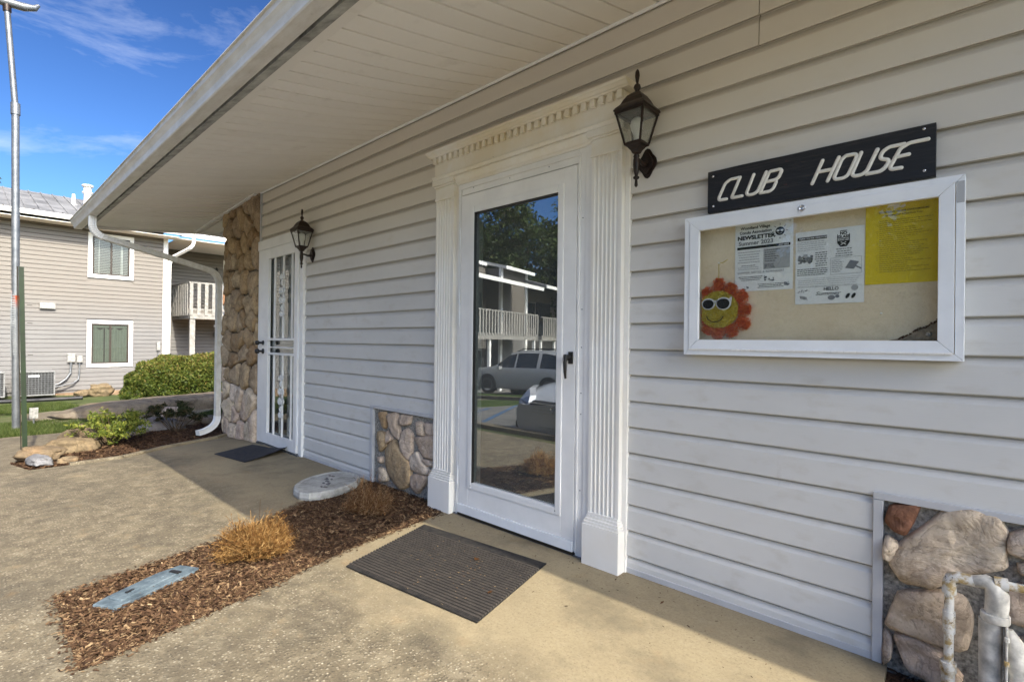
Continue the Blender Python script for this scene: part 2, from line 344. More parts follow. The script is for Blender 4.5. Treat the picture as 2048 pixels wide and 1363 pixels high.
M_INTER = plain('dark_interior', (.035, .03, .028), .8, .2)
M_BRWOOD = plain('brown_chair_wood', (.20, .10, .05), .6, .3)
# ---------------- mesh helpers ----------------
WLOC = {}
def gx(x):
    return 0.0 if x > -5.6 else max(-.0438*(-5.6-x), -.5)
def gz(x, y):
    z = gx(x)
    if y < -2.65: z += -.10 - .045*min(-2.65-y, 18) if x > -40 else -.9
    return z
class MB:
    def __init__(s): s.v = []; s.f = []; s.sm = []
    def add(s, V, F, smooth=False):
        b = len(s.v); s.v += [tuple(p) for p in V]; s.f += [tuple(b+i for i in q) for q in F]; s.sm += [smooth]*len(F); return s
    def box(s, x0, x1, y0, y1, z0, z1):
        if x0 > x1: x0, x1 = x1, x0
        if y0 > y1: y0, y1 = y1, y0
        if z0 > z1: z0, z1 = z1, z0
        V = [(x, y, z) for z in (z0, z1) for y in (y0, y1) for x in (x0, x1)]
        return s.add(V, [(0, 2, 3, 1), (4, 5, 7, 6), (0, 1, 5, 4), (1, 3, 7, 5), (3, 2, 6, 7), (2, 0, 4, 6)])
    def obox(s, c, ax, ay, az):
        c, ax, ay, az = map(Vector, (c, ax, ay, az))
        V = [c+ax*i+ay*j+az*k for k in (-1, 1) for j in (-1, 1) for i in (-1, 1)]
        return s.add(V, [(0, 2, 3, 1), (4, 5, 7, 6), (0, 1, 5, 4), (1, 3, 7, 5), (3, 2, 6, 7), (2, 0, 4, 6)])
    def beam(s, a, b, wd, th, side=(1, 0, 0)):
        a, b = Vector(a), Vector(b); d = (b-a); n = Vector(side); n = (n-d.normalized()*n.dot(d.normalized())).normalized(); m = d.normalized().cross(n)
        return s.obox((a+b)/2, n*wd/2, m*th/2, d/2)
    def xprof(s, P, x0, x1, closed=True, smooth=False):   # profile (y,z) extruded along x
        n = len(P); V = [(x0, y, z) for y, z in P]+[(x1, y, z) for y, z in P]
        F = [(i, (i+1) % n, n+(i+1) % n, n+i) for i in range(n if closed else n-1)]
        if closed: F += [tuple(range(n-1, -1, -1)), tuple(range(n, 2*n))]
        return s.add(V, F, smooth)
    def prism(s, P, y0, y1):                              # polygon in xz, extruded along y
        n = len(P); V = [(x, y0, z) for x, z in P]+[(x, y1, z) for x, z in P]
        return s.add(V, [tuple(range(n)), tuple(range(2*n-1, n-1, -1))]+[((i+1) % n, i, n+i, n+(i+1) % n) for i in range(n)])
    def tube(s, path, r, n=8, cap=True, smooth=True):
        path = [Vector(p) for p in path]; m = len(path); rs = r if isinstance(r, (list, tuple)) else [r]*m
        V = []; pn = None
        for i, p in enumerate(path):
            t = (path[min(i+1, m-1)]-path[max(i-1, 0)]).normalized()
            if pn is None: pn = t.orthogonal().normalized()
            pn = (pn-t*pn.dot(t)).normalized(); q = t.cross(pn)
            V += [p+(pn*math.cos(2*math.pi*k/n)+q*math.sin(2*math.pi*k/n))*rs[i] for k in range(n)]
        F = [(i*n+k, i*n+(k+1) % n, (i+1)*n+(k+1) % n, (i+1)*n+k) for i in range(m-1) for k in range(n)]
        s.add(V, F, smooth)
        if cap: s.add(V[:n], [tuple(range(n-1, -1, -1))]); s.add(V[-n:], [tuple(range(n))])
        return s
    def lathe(s, prof, c=(0, 0, 0), n=16, smooth=True, sq=False, rot=0):   # prof (r,z)
        V = []; cx, cy, cz = c
        for r, z in prof:
            for k in range(n):
                a = 2*math.pi*k/n+rot
                rr = r/max(abs(math.cos(a-rot-math.pi/4)), abs(math.sin(a-rot-math.pi/4)))*math.cos(math.pi/4)*1.0 if sq and n > 4 else r
                V.append((cx+rr*math.cos(a), cy+rr*math.sin(a), cz+z))
        m = len(prof)
        F = [(i*n+k, i*n+(k+1) % n, (i+1)*n+(k+1) % n, (i+1)*n+k) for i in range(m-1) for k in range(n)]
        s.add(V, F, smooth); s.add(V[:n], [tuple(range(n-1, -1, -1))]); s.add(V[-n:], [tuple(range(n))]); return s
    def sweep(s, path, prof, side=(1, 0, 0), smooth=False):  # prof (a,b): a along side, b along tangent x side
        path = [Vector(p) for p in path]; m = len(path); n = len(prof); sd_ = Vector(side); V = []
        for i, p in enumerate(path):
            t = (path[min(i+1, m-1)]-path[max(i-1, 0)]).normalized(); a_ = (sd_-t*sd_.dot(t)).normalized(); b_ = t.cross(a_)
            V += [p+a_*u+b_*v for u, v in prof]
        F = [(i*n+k, i*n+(k+1) % n, (i+1)*n+(k+1) % n, (i+1)*n+k) for i in range(m-1) for k in range(n)]
        F += [tuple(range(n-1, -1, -1)), tuple(range((m-1)*n, m*n))]
        return s.add(V, F, smooth)
    def xf(s, fn): s.v = [tuple(fn(Vector(p))) for p in s.v]; return s
    def build(s, name, mat, parent=None, bevel=0, **kw):
        off = WLOC.get(parent.name, Vector()) if parent else Vector()
        me = bpy.data.meshes.new(name); me.from_pydata([tuple(Vector(p)-off) for p in s.v], [], s.f)
        me.polygons.foreach_set('use_smooth', s.sm); me.materials.append(mat); me.update()
        bm = bmesh.new(); bm.from_mesh(me); bmesh.ops.recalc_face_normals(bm, faces=bm.faces); bm.to_mesh(me); bm.free()
        return link(name, me, parent, bevel, **kw)
def link(name, me, parent=None, bevel=0, label=None, cat=None, group=None, kind=None):
    o = bpy.data.objects.new(name, me); col.objects.link(o)
    if parent: o.parent = parent; WLOC[o.name] = WLOC.get(parent.name, Vector())
    else: WLOC[o.name] = Vector()
    if bevel:
        b = o.modifiers.new('bevel', 'BEVEL'); b.width = bevel; b.segments = 2; b.limit_method = 'ANGLE'
    tag(o, label, cat, group, kind); return o
def tag(o, label=None, cat=None, group=None, kind=None):
    if label: o['label'] = label
    if cat: o['category'] = cat
    if group: o['group'] = group
    if kind: o['kind'] = kind
    return o
def thing(name, loc, label, cat, group=None, parent=None):
    o = bpy.data.objects.new(name, None); col.objects.link(o); o.empty_display_size = .1
    pl = WLOC.get(parent.name, Vector()) if parent else Vector()
    o.location = Vector(loc)-pl; WLOC[o.name] = Vector(loc)
    if parent: o.parent = parent
    return tag(o, label, cat, group)
def sub(name, parent, loc=None):    # an Empty that is a part with sub-parts
    o = bpy.data.objects.new(name, None); col.objects.link(o); o.empty_display_size = .05; o.parent = parent
    WLOC[o.name] = WLOC[parent.name]; return o
def fast(name, V, F, mat, parent=None, tone=None, smooth=False, **kw):
    off = WLOC.get(parent.name, Vector()) if parent else Vector()
    V = np.asarray(V, np.float32)-np.array(off, np.float32); F = np.asarray(F, np.int32); k = F.shape[1]
    me = bpy.data.meshes.new(name); me.vertices.add(len(V)); me.vertices.foreach_set('co', V.ravel())
    me.loops.add(F.size); me.loops.foreach_set('vertex_index', F.ravel())
    me.polygons.add(len(F)); me.polygons.foreach_set('loop_start', np.arange(0, F.size, k, dtype=np.int32)); me.polygons.foreach_set('loop_total', np.full(len(F), k, np.int32))
    me.polygons.foreach_set('use_smooth', np.full(len(F), smooth))
    me.materials.append(mat); me.update(calc_edges=True)
    if tone is not None:
        a = me.attributes.new('tone', 'FLOAT', 'FACE'); a.data.foreach_set('value', np.asarray(tone, np.float32))
    return link(name, me, parent, **kw)
def quads(C, U, W_):   # one quad per centre, half vectors U and W_
    n = len(C); V = np.empty((n, 4, 3), np.float32); V[:, 0] = C-U-W_; V[:, 1] = C+U-W_; V[:, 2] = C+U+W_; V[:, 3] = C-U+W_
    return V.reshape(-1, 3), np.arange(n*4, dtype=np.int32).reshape(-1, 4)
def unit(n):
    v = nrg.normal(size=(n, 3)); return v/np.linalg.norm(v, axis=1)[:, None]
def leaves(C, size, flat=0.3, aspect=.5, out=None):
    """a leaf-shaped quad (diamond) at every centre, tilted at random"""
    n = len(C); d = unit(n)
    if out is not None: d = d*.8+out*.6; d /= np.linalg.norm(d, axis=1)[:, None]
    e = unit(n); e -= d*(e*d).sum(1)[:, None]; e /= np.linalg.norm(e, axis=1)[:, None]
    s_ = size*nrg.uniform(.6, 1.3, n)[:, None]
    V = np.empty((n, 4, 3), np.float32); V[:, 0] = C-d*s_; V[:, 1] = C+e*s_*aspect-d*s_*.1; V[:, 2] = C+d*s_; V[:, 3] = C-e*s_*aspect-d*s_*.1
    return V.reshape(-1, 3), np.arange(n*4, dtype=np.int32).reshape(-1, 4)
def poly_sheet(name, pts, mat, zoff=0, depth=0, zf=gz, holes=(), parent=None, cuts=(-5.6, -17.0), ycuts=(-2.65,), **kw):
    loops = [[Vector((x, y, 0)) for x, y in pts]]+[[Vector((x, y, 0)) for x, y in h] for h in holes]
    flat = [p for l in loops for p in l]; tris = tessellate_polygon(loops)
    bm = bmesh.new(); vs = [bm.verts.new(p) for p in flat]
    for t in tris:
        try: bm.faces.new([vs[i] for i in t])
        except ValueError: pass
    for cx in cuts: bmesh.ops.bisect_plane(bm, geom=bm.verts[:]+bm.edges[:]+bm.faces[:], plane_co=(cx, 0, 0), plane_no=(1, 0, 0))
    for cy in ycuts: bmesh.ops.bisect_plane(bm, geom=bm.verts[:]+bm.edges[:]+bm.faces[:], plane_co=(0, cy, 0), plane_no=(0, 1, 0))
    bmesh.ops.recalc_face_normals(bm, faces=bm.faces)
    if bm.faces[0].normal.z < 0: bmesh.ops.reverse_faces(bm, faces=bm.faces[:])
    for v in bm.verts: v.co.z = zf(v.co.x, v.co.y)+zoff
    if depth:
        ed = [e for e in bm.edges if len(e.link_faces) == 1]
        r = bmesh.ops.extrude_edge_only(bm, edges=ed)
        for v in [g for g in r['geom'] if isinstance(g, bmesh.types.BMVert)]: v.co.z -= depth
    me = bpy.data.meshes.new(name); bm.to_mesh(me); bm.free(); me.materials.append(mat)
    return link(name, me, parent, **kw)
def inpoly(P, poly):
    x, y = P[:, 0], P[:, 1]; r = np.zeros(len(P), bool); n = len(poly)
    for i in range(n):
        x1, y1 = poly[i]; x2, y2 = poly[(i+1) % n]
        with np.errstate(divide='ignore', invalid='ignore'):
            c = ((y1 > y) != (y2 > y)) & (x < (x2-x1)*(y-y1)/((y2-y1) if y2 != y1 else 1e-9)+x1)
        r ^= c
    return r
def scatter(poly, n):
    a = np.array(poly); lo, hi = a.min(0), a.max(0); out_ = []
    tot = 0
    while tot < n:
        P = nrg.uniform(lo, hi, (n*2, 2)); P = P[inpoly(P, poly)]; out_.append(P); tot += len(P)
    return np.concatenate(out_)[:n]
def gzv(P): return np.array([gz(x, y) for x, y in P])
def smooth_poly(P, it=2):
    for _ in range(it):
        Q = []
        for i in range(len(P)):
            a, b = P[i], P[(i+1) % len(P)]
            Q += [(a[0]*.75+b[0]*.25, a[1]*.75+b[1]*.25), (a[0]*.25+b[0]*.75, a[1]*.25+b[1]*.75)]
        P = Q
    return P
def corner_cut(P, f=.14):
    Q = []
    for i in range(len(P)):
        a, b = P[i], P[(i+1) % len(P)]; m_ = (.5+noise.noise(Vector((a[0]*31, b[1]*17, 3)))*.1)
        nx, nz = (b[1]-a[1]), -(b[0]-a[0]); k = .05*noise.noise(Vector((a[0]*19, a[1]*23, 1)))
        Q += [(a[0]+(b[0]-a[0])*f, a[1]+(b[1]-a[1])*f), (a[0]+(b[0]-a[0])*m_+nx*k, a[1]+(b[1]-a[1])*m_+nz*k), (b[0]-(b[0]-a[0])*f, b[1]-(b[1]-a[1])*f)]
    return Q
def face_stone(P, y, depth, mat, parent, seed, name='stone', rough=.012):
    """a wall stone: outline P in xz on the plane y, bulging towards -y"""
    r_ = random.Random(seed); P = corner_cut(P); n = len(P)
    cx = sum(p[0] for p in P)/n; cz = sum(p[1] for p in P)/n
    Q = []
    for (x, z) in P:
        k = 1+.05*(noise.noise(Vector((x*14, z*14, seed)))); Q.append((cx+(x-cx)*k, cz+(z-cz)*k))
    V = []; rings = [(1.03, 0.01), (1.0, -.45), (.96, -.78), (.86, -.95), (.66, -1.0), (.40, -1.0), (.18, -1.0)]
    tilt = (r_.uniform(-.25, .25), r_.uniform(-.25, .25))
    sx = max(abs(p[0]-cx) for p in Q)+1e-6; sz = max(abs(p[1]-cz) for p in Q)+1e-6
    QS = [Q]
    for _ in range(3):
        L_ = QS[-1]; QS.append([((L_[k-2][0]+L_[k-1][0]+L_[k][0]+L_[(k+1) % n][0]+L_[(k+2) % n][0])/5, (L_[k-2][1]+L_[k-1][1]+L_[k][1]+L_[(k+1) % n][1]+L_[(k+2) % n][1])/5) for k in range(n)])
    for ri, (s_, d) in enumerate(rings):
        for x, z in QS[max(0, min(3, ri-2))]:
            X = cx+(x-cx)*s_; Z = cz+(z-cz)*s_
            nn = noise.noise(Vector((X*11, Z*11, seed*3.1)))*1.1+noise.noise(Vector((X*27, Z*27, seed)))*.7+noise.noise(Vector((X*60, Z*60, seed)))*.3
            V.append((X, y+d*depth*(1+tilt[0]*(X-cx)/sx+tilt[1]*(Z-cz)/sz)+(nn*rough if d < -.3 else 0), Z))
    F = [(i*n+k, i*n+(k+1) % n, (i+1)*n+(k+1) % n, (i+1)*n+k) for i in range(len(rings)-1) for k in range(n)]
    b = len(V); V.append((cx, y-depth*1.08+noise.noise(Vector((cx*9, cz*9, seed)))*rough, cz)); L = (len(rings)-1)*n
    F += [(L+k, L+(k+1) % n, b) for k in range(n)]
    mb = MB(); mb.add(V, F, True); return mb.build(name, mat, parent)
def voronoi_cells(x0, x1, z0, z1, seeds, ax=1.0):
    cells = []
    for i, (px, pz) in enumerate(seeds):
        poly = [(x0, z0), (x1, z0), (x1, z1), (x0, z1)]
        for j, (qx, qz) in enumerate(seeds):
            if i == j: continue
            dx, dz = (qx-px)*ax*ax, qz-pz; mxp, mzp = (px+qx)/2, (pz+qz)/2
            if abs(qx-px) > .9 or abs(qz-pz) > 1.2: continue
            out_ = []
            for k in range(len(poly)):
                a, b = poly[k], poly[(k+1) % len(poly)]
                da = (a[0]-mxp)*dx+(a[1]-mzp)*dz; db = (b[0]-mxp)*dx+(b[1]-mzp)*dz
                if da <= 0: out_.append(a)
                if (da < 0 < db) or (db < 0 < da):
                    t = da/(da-db); out_.append((a[0]+(b[0]-a[0])*t, a[1]+(b[1]-a[1])*t))
            poly = out_
            if len(poly) < 3: break
        if len(poly) >= 3: cells.append(poly)
    return cells
def shrink(P, g):
    cx = sum(p[0] for p in P)/len(P); cz = sum(p[1] for p in P)/len(P); o_ = []
    for x, z in P:
        d = math.hypot(x-cx, z-cz); k = max(.55, 1-g/max(d, .01)); o_.append((cx+(x-cx)*k, cz+(z-cz)*k))
    return o_
def rock(name, c, size, seed, mat, rotz=0, sub_=4, rough=.42, flat=0, parent=None, **kw):
    bm = bmesh.new(); bmesh.ops.create_icosphere(bm, subdivisions=sub_, radius=1)
    rz = Matrix.Rotation(rotz, 3, 'Z')
    for v in bm.verts:
        p = v.co.copy(); vd = noise.voronoi(p*1.5+Vector((seed*2, 0, 0)))[0]; p *= 1-.30*(vd[1]-vd[0]-.3)*-1*.6; n = noise.noise(p*1.3+Vector((seed, 0, 0)))*rough+noise.noise(p*3.1+Vector((0, seed, 0)))*rough*.4+noise.noise(p*7+Vector((0, 0, seed)))*rough*.13
        p *= 1+n
        for a in range(3): p[a] = math.copysign(abs(p[a])**.8, p[a])
        if flat and p.z > flat: p.z = flat+(p.z-flat)*.2
        p = Vector((p.x*size[0], p.y*size[1], p.z*size[2])); v.co = rz @ p
    for f in bm.faces: f.smooth = True
    me = bpy.data.meshes.new(name); bm.to_mesh(me); bm.free(); me.materials.append(mat)
    o = link(name, me, parent, **kw); o.location = Vector(c)-(WLOC.get(parent.name, Vector()) if parent else Vector()); return o
def text(name, body, mat, h, x, y, z, parent=None, bold=0, align='LEFT', wscale=1.0, shear=0, extr=.0004, spacing=1):
    cu = bpy.data.curves.new(name, 'FONT'); cu.body = body; cu.size = h/.70; cu.align_x = align; cu.offset = bold; cu.extrude = extr; cu.shear = shear; cu.space_character = spacing
    cu.resolution_u = 3
    t = bpy.data.objects.new('tmp', cu); col.objects.link(t); dg = bpy.context.evaluated_depsgraph_get()
    me = bpy.data.meshes.new_from_object(t.evaluated_get(dg)); bpy.data.objects.remove(t); me.name = name
    off = WLOC.get(parent.name, Vector()) if parent else Vector()
    me.transform(Matrix.Translation(Vector((x, y, z))-off) @ Matrix.Rotation(R(90), 4, 'X') @ Matrix.Diagonal((wscale, 1, 1, 1)))
    me.materials.clear(); me.materials.append(mat); return link(name, me, parent)
# ---------------- the ground ----------------
BED1 = [(-2.94, -1.98), (-3.13, -1.27), (-3.33, -.86), (-3.46, -.62), (-3.60, -.20), (-3.62, .06), (-2.78, .06), (-2.61, -.13), (-2.51, -.85), (-2.36, -1.39), (-2.23, -1.98)]
BED2 = [(-5.98, -1.86), (-6.01, -1.23), (-6.37, -.79), (-6.66, -.22), (-6.94, .05), (-6.98, 1.6), (-8.6, 1.6), (-8.5, .2), (-8.35, -.30), (-8.0, -.62), (-7.55, -.95), (-7.15, -1.35), (-6.95, -1.62), (-6.5, -1.95)]
def terrain():
    xs = sorted(set([-400, -250, -150, -90, -60, -40.01, -40]+[-36+4*i for i in range(5)]+[-17, -5.6]+[-19+i for i in range(20)]+[2, 4, 8, 16, 30, 60, 120, 250, 400]))
    ys = sorted(set([-400, -250, -150, -90, -60, -40, -30, -25, -20.65, -16, -12, -8, -5, -2.66, -2.65]+[-2+i for i in range(12)]+[12, 20, 40, 90, 200, 400]))
    V = [(x, y, gz(x, y)-.055) for y in ys for x in xs]; n = len(xs)
    F = [(j*n+i, j*n+i+1, (j+1)*n+i+1, (j+1)*n+i) for j in range(len(ys)-1) for i in range(n-1)]
    m = MB(); m.add(V, F, True); return m.build('ground', M_EARTH, kind='structure')
terrain()
poly_sheet('concrete_walk', [(-.26, .02), (-.245, -.30), (-.2, -.5), (3.5, -.5), (3.5, -2.65), (-9.0, -2.65), (-9.05, -1.9), (-8.95, -.9), (-8.9, -.45), (-8.6, -.1), (-8.35, -.30), (-8.0, -.62), (-7.55, -.95), (-7.15, -1.35), (-6.95, -1.62), (-6.5, -1.95), (-5.98, -1.86), (-6.01, -1.23), (-6.37, -.79), (-6.66, -.22), (-6.94, .02)],
    M_CON, 0, .10, holes=[[(x, min(y, .0)) for x, y in BED1]], kind='structure')
poly_sheet('parking_lot', [(-14, -2.75), (14, -2.75), (14, -16.5), (-24, -16.5), (-24, -9.4), (-14, -9.4)], M_ASPH, -.04, .0, kind='structure', cuts=(-5.6, -17), ycuts=())
poly_sheet('kerb_edge', [(-9, -2.65), (12, -2.65), (12, -2.80), (-9, -2.80)], M_CON, .10, .2, zf=lambda x, y: gx(x)-.10, kind='structure')
poly_sheet('far_kerb', [(-8.2, -9.2), (-14.6, -9.2), (-14.6, -9.35), (-8.2, -9.35)], M_CON, .07, .15, kind='structure')
poly_sheet('far_lawn', [(-8.2, -9.35), (-24, -9.35), (-24, -10.9), (-8.2, -10.9)], M_LAWN, .05, .1, kind='structure', cuts=(-17,))
poly_sheet('bed_soil', BED1, M_SOIL, -.012, .03, kind='structure')
poly_sheet('planting_bed_soil', BED2, M_SOIL, -.006, .05, kind='structure')
poly_sheet('end_soil', [(-.26, .03), (-.245, -.30), (-.2, -.5), (3.5, -.5), (3.5, .03)], M_SOIL, -.03, .05, kind='structure')
GR1 = [(-9.0, -9), (-9.05, -1.9), (-8.95, -.9), (-8.9, -.40), (-9.35, .12), (-9.7, -.25), (-10.7, -.75), (-11.1, -1.2), (-11.1, -9)]
GR2 = [(-13.9, -9), (-13.9, -1.0), (-14.6, -.5), (-16.4, -.6), (-16.5, -9)]
GR3 = [(-9.75, .25), (-10.35, .75), (-12.3, 2.2), (-12.0, 2.6), (-10.3, 1.35), (-9.35, .40)]
GR4 = [(-8.62, -.05), (-8.9, .15), (-9.45, .75), (-10.5, 1.6), (-9.6, 2.0), (-8.5, .8)]
WK2 = [(-11.1, -9), (-11.1, -1.2), (-10.7, -.75), (-9.7, -.25), (-9.35, .12), (-8.9, .15), (-9.45, .75), (-10.5, 1.6), (-11.5, 2.4), (-12.0, 2.6), (-12.3, 2.2), (-12.9, .3), (-13.9, -1.0), (-13.9, -9)]
for g_ in (GR1, GR2, GR3, GR4): poly_sheet('lawn', g_, M_LAWN, -.015, .03, kind='structure')
poly_sheet('footpath', WK2, M_CON, -.022, .03, kind='structure')
poly_sheet('litter_bed', [(-13.9, -9), (-13.9, -1.0), (-12.9, .3), (-12.3, 2.2), (-12.0, 9), (-22.5, 9), (-22.5, -9)], M_TAN, -.03, .03, kind='structure')

kp = [(-5.99, -1.60), (-6.01, -1.23), (-6.37, -.79), (-6.66, -.22), (-6.90, .0)]
mb = MB()
for (a_, b_) in zip(kp[:-1], kp[1:]):
    d_ = Vector((b_[0]-a_[0], b_[1]-a_[1], 0)).normalized(); s_ = Vector((-d_.y, d_.x, 0))
    pr = [(-.02, -.03), (-.02, .012), (-.008, .024), (.030, .026), (.045, .014), (.048, -.03)]
    A_ = [Vector((*a_, gx(a_[0])))+s_*-u+Vector((0, 0, z)) for u, z in pr]; B_ = [Vector((*b_, gx(b_[0])))+s_*-u+Vector((0, 0, z)) for u, z in pr]
    mb.add(A_+B_, [(i, (i+1) % 6, 6+(i+1) % 6, 6+i) for i in range(6)]+[tuple(range(6)), tuple(range(11, 5, -1))])
mb.build('bed_kerb', M_CON, kind='structure')
# ---------------- the clubhouse ----------------
CH = thing('clubhouse', (-3, 0, 0), 'single storey clubhouse clad in grey lap siding with a deep eave', 'building')
wall = sub('wall', CH)
def sheath(x0, x1, z0, z1): MB().box(x0, x1, .006, .16, z0, z1).build('sheathing', M_DARK, wall)
sheath(-5.93, -5.80, -.1, 2.9); sheath(-4.90, -2.60, -.1, 2.9); sheath(-5.80, -4.90, 2.08, 2.9); sheath(-2.60, -1.54, 2.10, 2.9); sheath(-1.54, 3.6, -.1, 2.9)
MB().box(-5.9, -4.8, .20, .24, -.05, 2.2).build('inner_door', M_INTER, wall)
MB().box(-2.7, -1.4, .20, .24, -.05, 2.2).build('inner_door', M_INTER, wall)
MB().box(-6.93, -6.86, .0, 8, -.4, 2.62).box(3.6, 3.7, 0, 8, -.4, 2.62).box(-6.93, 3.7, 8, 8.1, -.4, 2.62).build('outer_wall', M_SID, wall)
def board(k, x0, x1, dy=0):
    z = .081+.127*k
    P = [(.004, z+.006), (-.017, z), (-.0188, z+.004), (-.0166, z+.094), (-.0155, z+.098), (-.0085, z+.111), (-.0080, z+.1185), (-.0008, z+.1205), (-.0008, z+.131), (.004, z+.131)]
    if k == -1: P = [(.004, .02), (-.0178, .02), (-.0168, .048), (-.0155, .052), (-.0085, .065), (-.0080, .0725), (-.0008, .0745), (-.0008, .085), (.004, .085)]
    P = [(y+dy, zz) for y, zz in P]
    mb = MB(); n = max(2, int((x1-x0)/.35)); sd = k*7.3
    for i in range(n+1):
        x = x0+(x1-x0)*i/n
        b = len(mb.v)
        for y, zz in P: mb.v.append((x, y+(noise.noise(Vector((x*.9, sd, 0)))*.0018 if y < 0 else 0), zz+noise.noise(Vector((x*.7, sd, 5)))*.0012))
    m_ = len(P)
    for i in range(n):
        for j in range(m_): mb.f.append((i*m_+j, i*m_+(j+1) % m_, (i+1)*m_+(j+1) % m_, (i+1)*m_+j)); mb.sm.append(False)
    mb.f += [tuple(range(m_)), tuple(range(n*m_, (n+1)*m_))[::-1]]; mb.sm += [False, False]
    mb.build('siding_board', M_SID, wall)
seams = {16: [-4.252], 17: [-4.252], 18: [-3.112, -.709], 19: [-3.112, -.709], 20: [-3.744, 1.2], 12: [1.6], 13: [1.6]}
for k in range(-1, 21):
    segs = [[-5.885 if k >= 16 else -4.815, 3.6]]
    if k <= 17: segs = [[segs[0][0], -2.765], [-1.305, 3.6]]
    if k <= 3: segs = [[-4.815, -3.59], [-1.305, -.295]]
    for a, b in segs:
        cut = [a]+[q for q in seams.get(k, []) if a < q < b]+[b]
        for i in range(len(cut)-1): board(k, cut[i]+(.0015 if i else 0), cut[i+1]-(.0015 if i < len(cut)-2 else 0), -.0016 if i % 2 else 0)
# trims
t = MB(); t.box(-5.905, -5.880, -.032, .0, 2.185, 2.74); t.build('corner_trim', M_TRIM, wall, .002)
MB().box(-4.815, -3.585, -.020, .0, -.004, .026).build('starter_strip', M_TRIM, wall, .002)
MB().box(-1.305, -.285, -.020, .0, -.004, .026).build('starter_strip', M_TRIM, wall, .002)
MB().box(-3.630, -3.588, -.026, .004, .0, .586).build('stone_opening_trim', M_TRIM, wall, .002)
MB().box(-3.630, -2.79, -.028, .004, .587, .612).build('stone_opening_trim', M_TRIM, wall, .002)
MB().box(-.302, -.272, -.026, .004, .0, .578).build('stone_opening_trim', M_TRIM, wall, .002)
MB().box(-.302, 3.6, -.028, .004, .579, .604).build('stone_opening_trim', M_TRIM, wall, .002)
# eave: soffit boards, sloping down to the gutter
def swall(x): return 2.745 if x > -5.9 else 2.745-.145*(-5.9-x)/2.15
sof = sub('soffit', CH); XE = .43; bw = .1325; nb = int((XE+8.05)/bw)
for i in range(nb):
    a = -8.05+i*bw; b = a+bw; gap = .0028 if i % 2 else .0058; ye = -1.148; zc = 2.487
    mb = MB(); NS = 8; sag = .017+.004*math.sin(i*.35)
    P = [(a+gap/2, .010), (a+.006+gap/2, 0), (b-.002-gap/2, 0), (b-gap/2, .010)]
    for j in range(NS+1):
        t_ = j/NS; y = ye*t_-.002
        for x, dz in P: mb.v.append((x, y, swall((a+b)/2)*(1-t_)+zc*t_-sag*math.sin(math.pi*t_)+dz))
    for j in range(NS):
        for q in range(3): mb.f.append((j*4+q, j*4+q+1, (j+1)*4+q+1, (j+1)*4+q)); mb.sm.append(False)
    mb.build('soffit_board', M_SOF, sof)
mb = MB(); mb.add([(-8.05, 0, 2.64), (-5.9, 0, 2.775), (XE, 0, 2.775), (XE, -1.2, 2.515), (-5.9, -1.2, 2.515), (-8.05, -1.2, 2.515)], [(0, 1, 4, 5), (1, 2, 3, 4)]); mb.build('soffit_backing', M_DARK, sof)
for i in range(9):
    a = XE+i*.36; MB().add([(a, 0, 2.745), (a+.355, 0, 2.745), (a+.355, -.45, 2.64), (a, -.45, 2.64)], [(0, 1, 2, 3)]).build('soffit_board', M_SOF, sof)
mb = MB()
for i in range(18):
    a = i*.2; mb.add([(-8.05, .01+a, 2.605), (-6.9, .01+a, 2.675), (-6.9, .2+a, 2.675), (-8.05, .2+a, 2.605)], [(0, 1, 2, 3)])
mb.build('side_soffit_board', M_SOF, sof, kind='stuff')
# moulding where soffit meets wall (small U channel)
mb = MB()
for a, b in ((-5.9, XE), (XE, 3.6)): mb.xprof([(-.016, 2.728), (-.030, 2.722), (-.034, 2.729), (-.034, 2.737), (-.016, 2.747)], a, b)
mb.build('soffit_channel', M_WHITE, sof)
mb = MB(); z_ = [swall(-5.9), swall(-6.95), swall(-8.05)]
for (xa, za), (xb, zb) in (((-5.9, z_[0]), (-6.99, z_[1])), ((-6.99, z_[1]), (-8.05, z_[2]))):
    yy = -.085 if xa > -6.5 else -.10
    mb.beam((xa, yy, za-.030), (xb, yy, zb-.030), .03, .018, (0, 1, 0))
mb.build('soffit_channel', M_WHITE, sof)
# outer trim board in lengths, fascia, gutter
fas = sub('fascia', CH); cuts_ = [-8.05, -7.35, -5.1, -3.3, -1.1, XE]
for a, b in zip(cuts_[:-1], cuts_[1:]):
    MB().xprof([(-1.146, 2.480), (-1.205, 2.464), (-1.210, 2.470), (-1.150, 2.492)], a+.002, b-.002).build('trim_board', M_SOF, fas)
    MB().xprof([(-1.2055, 2.462), (-1.262, 2.438), (-1.266, 2.52), (-1.2055, 2.52)], a+.0, b-.006).build('fascia_board', M_GREYSTRIP, fas)
gut = sub('gutter', CH)
GP = [(-1.281, 2.55), (-1.281, 2.433), (-1.283, 2.430), (-1.350, 2.430), (-1.356, 2.436), (-1.357, 2.450), (-1.362, 2.470), (-1.374, 2.488), (-1.386, 2.500), (-1.390, 2.520), (-1.400, 2.522), (-1.400, 2.528), (-1.386, 2.530), (-1.384, 2.505), (-1.370, 2.490), (-1.355, 2.470), (-1.352, 2.445), (-1.349, 2.434), (-1.285, 2.434), (-1.285, 2.55)]
for a, b in ((-8.1, -4.0), (-4.0, XE)): MB().xprof(GP, a, b+.003, smooth=False).build('gutter_trough', M_GUT, gut, .001)
GC = [(y, z) for y, z in GP[:12]]
MB().xprof(GC, -8.106, -8.101).build('end_cap', M_GUT, gut)
GP2 = [(y+.71, z+.09) for y, z in GP]
MB().xprof(GP2, XE+.004, 3.7).build('gutter_trough', M_GUT, gut)
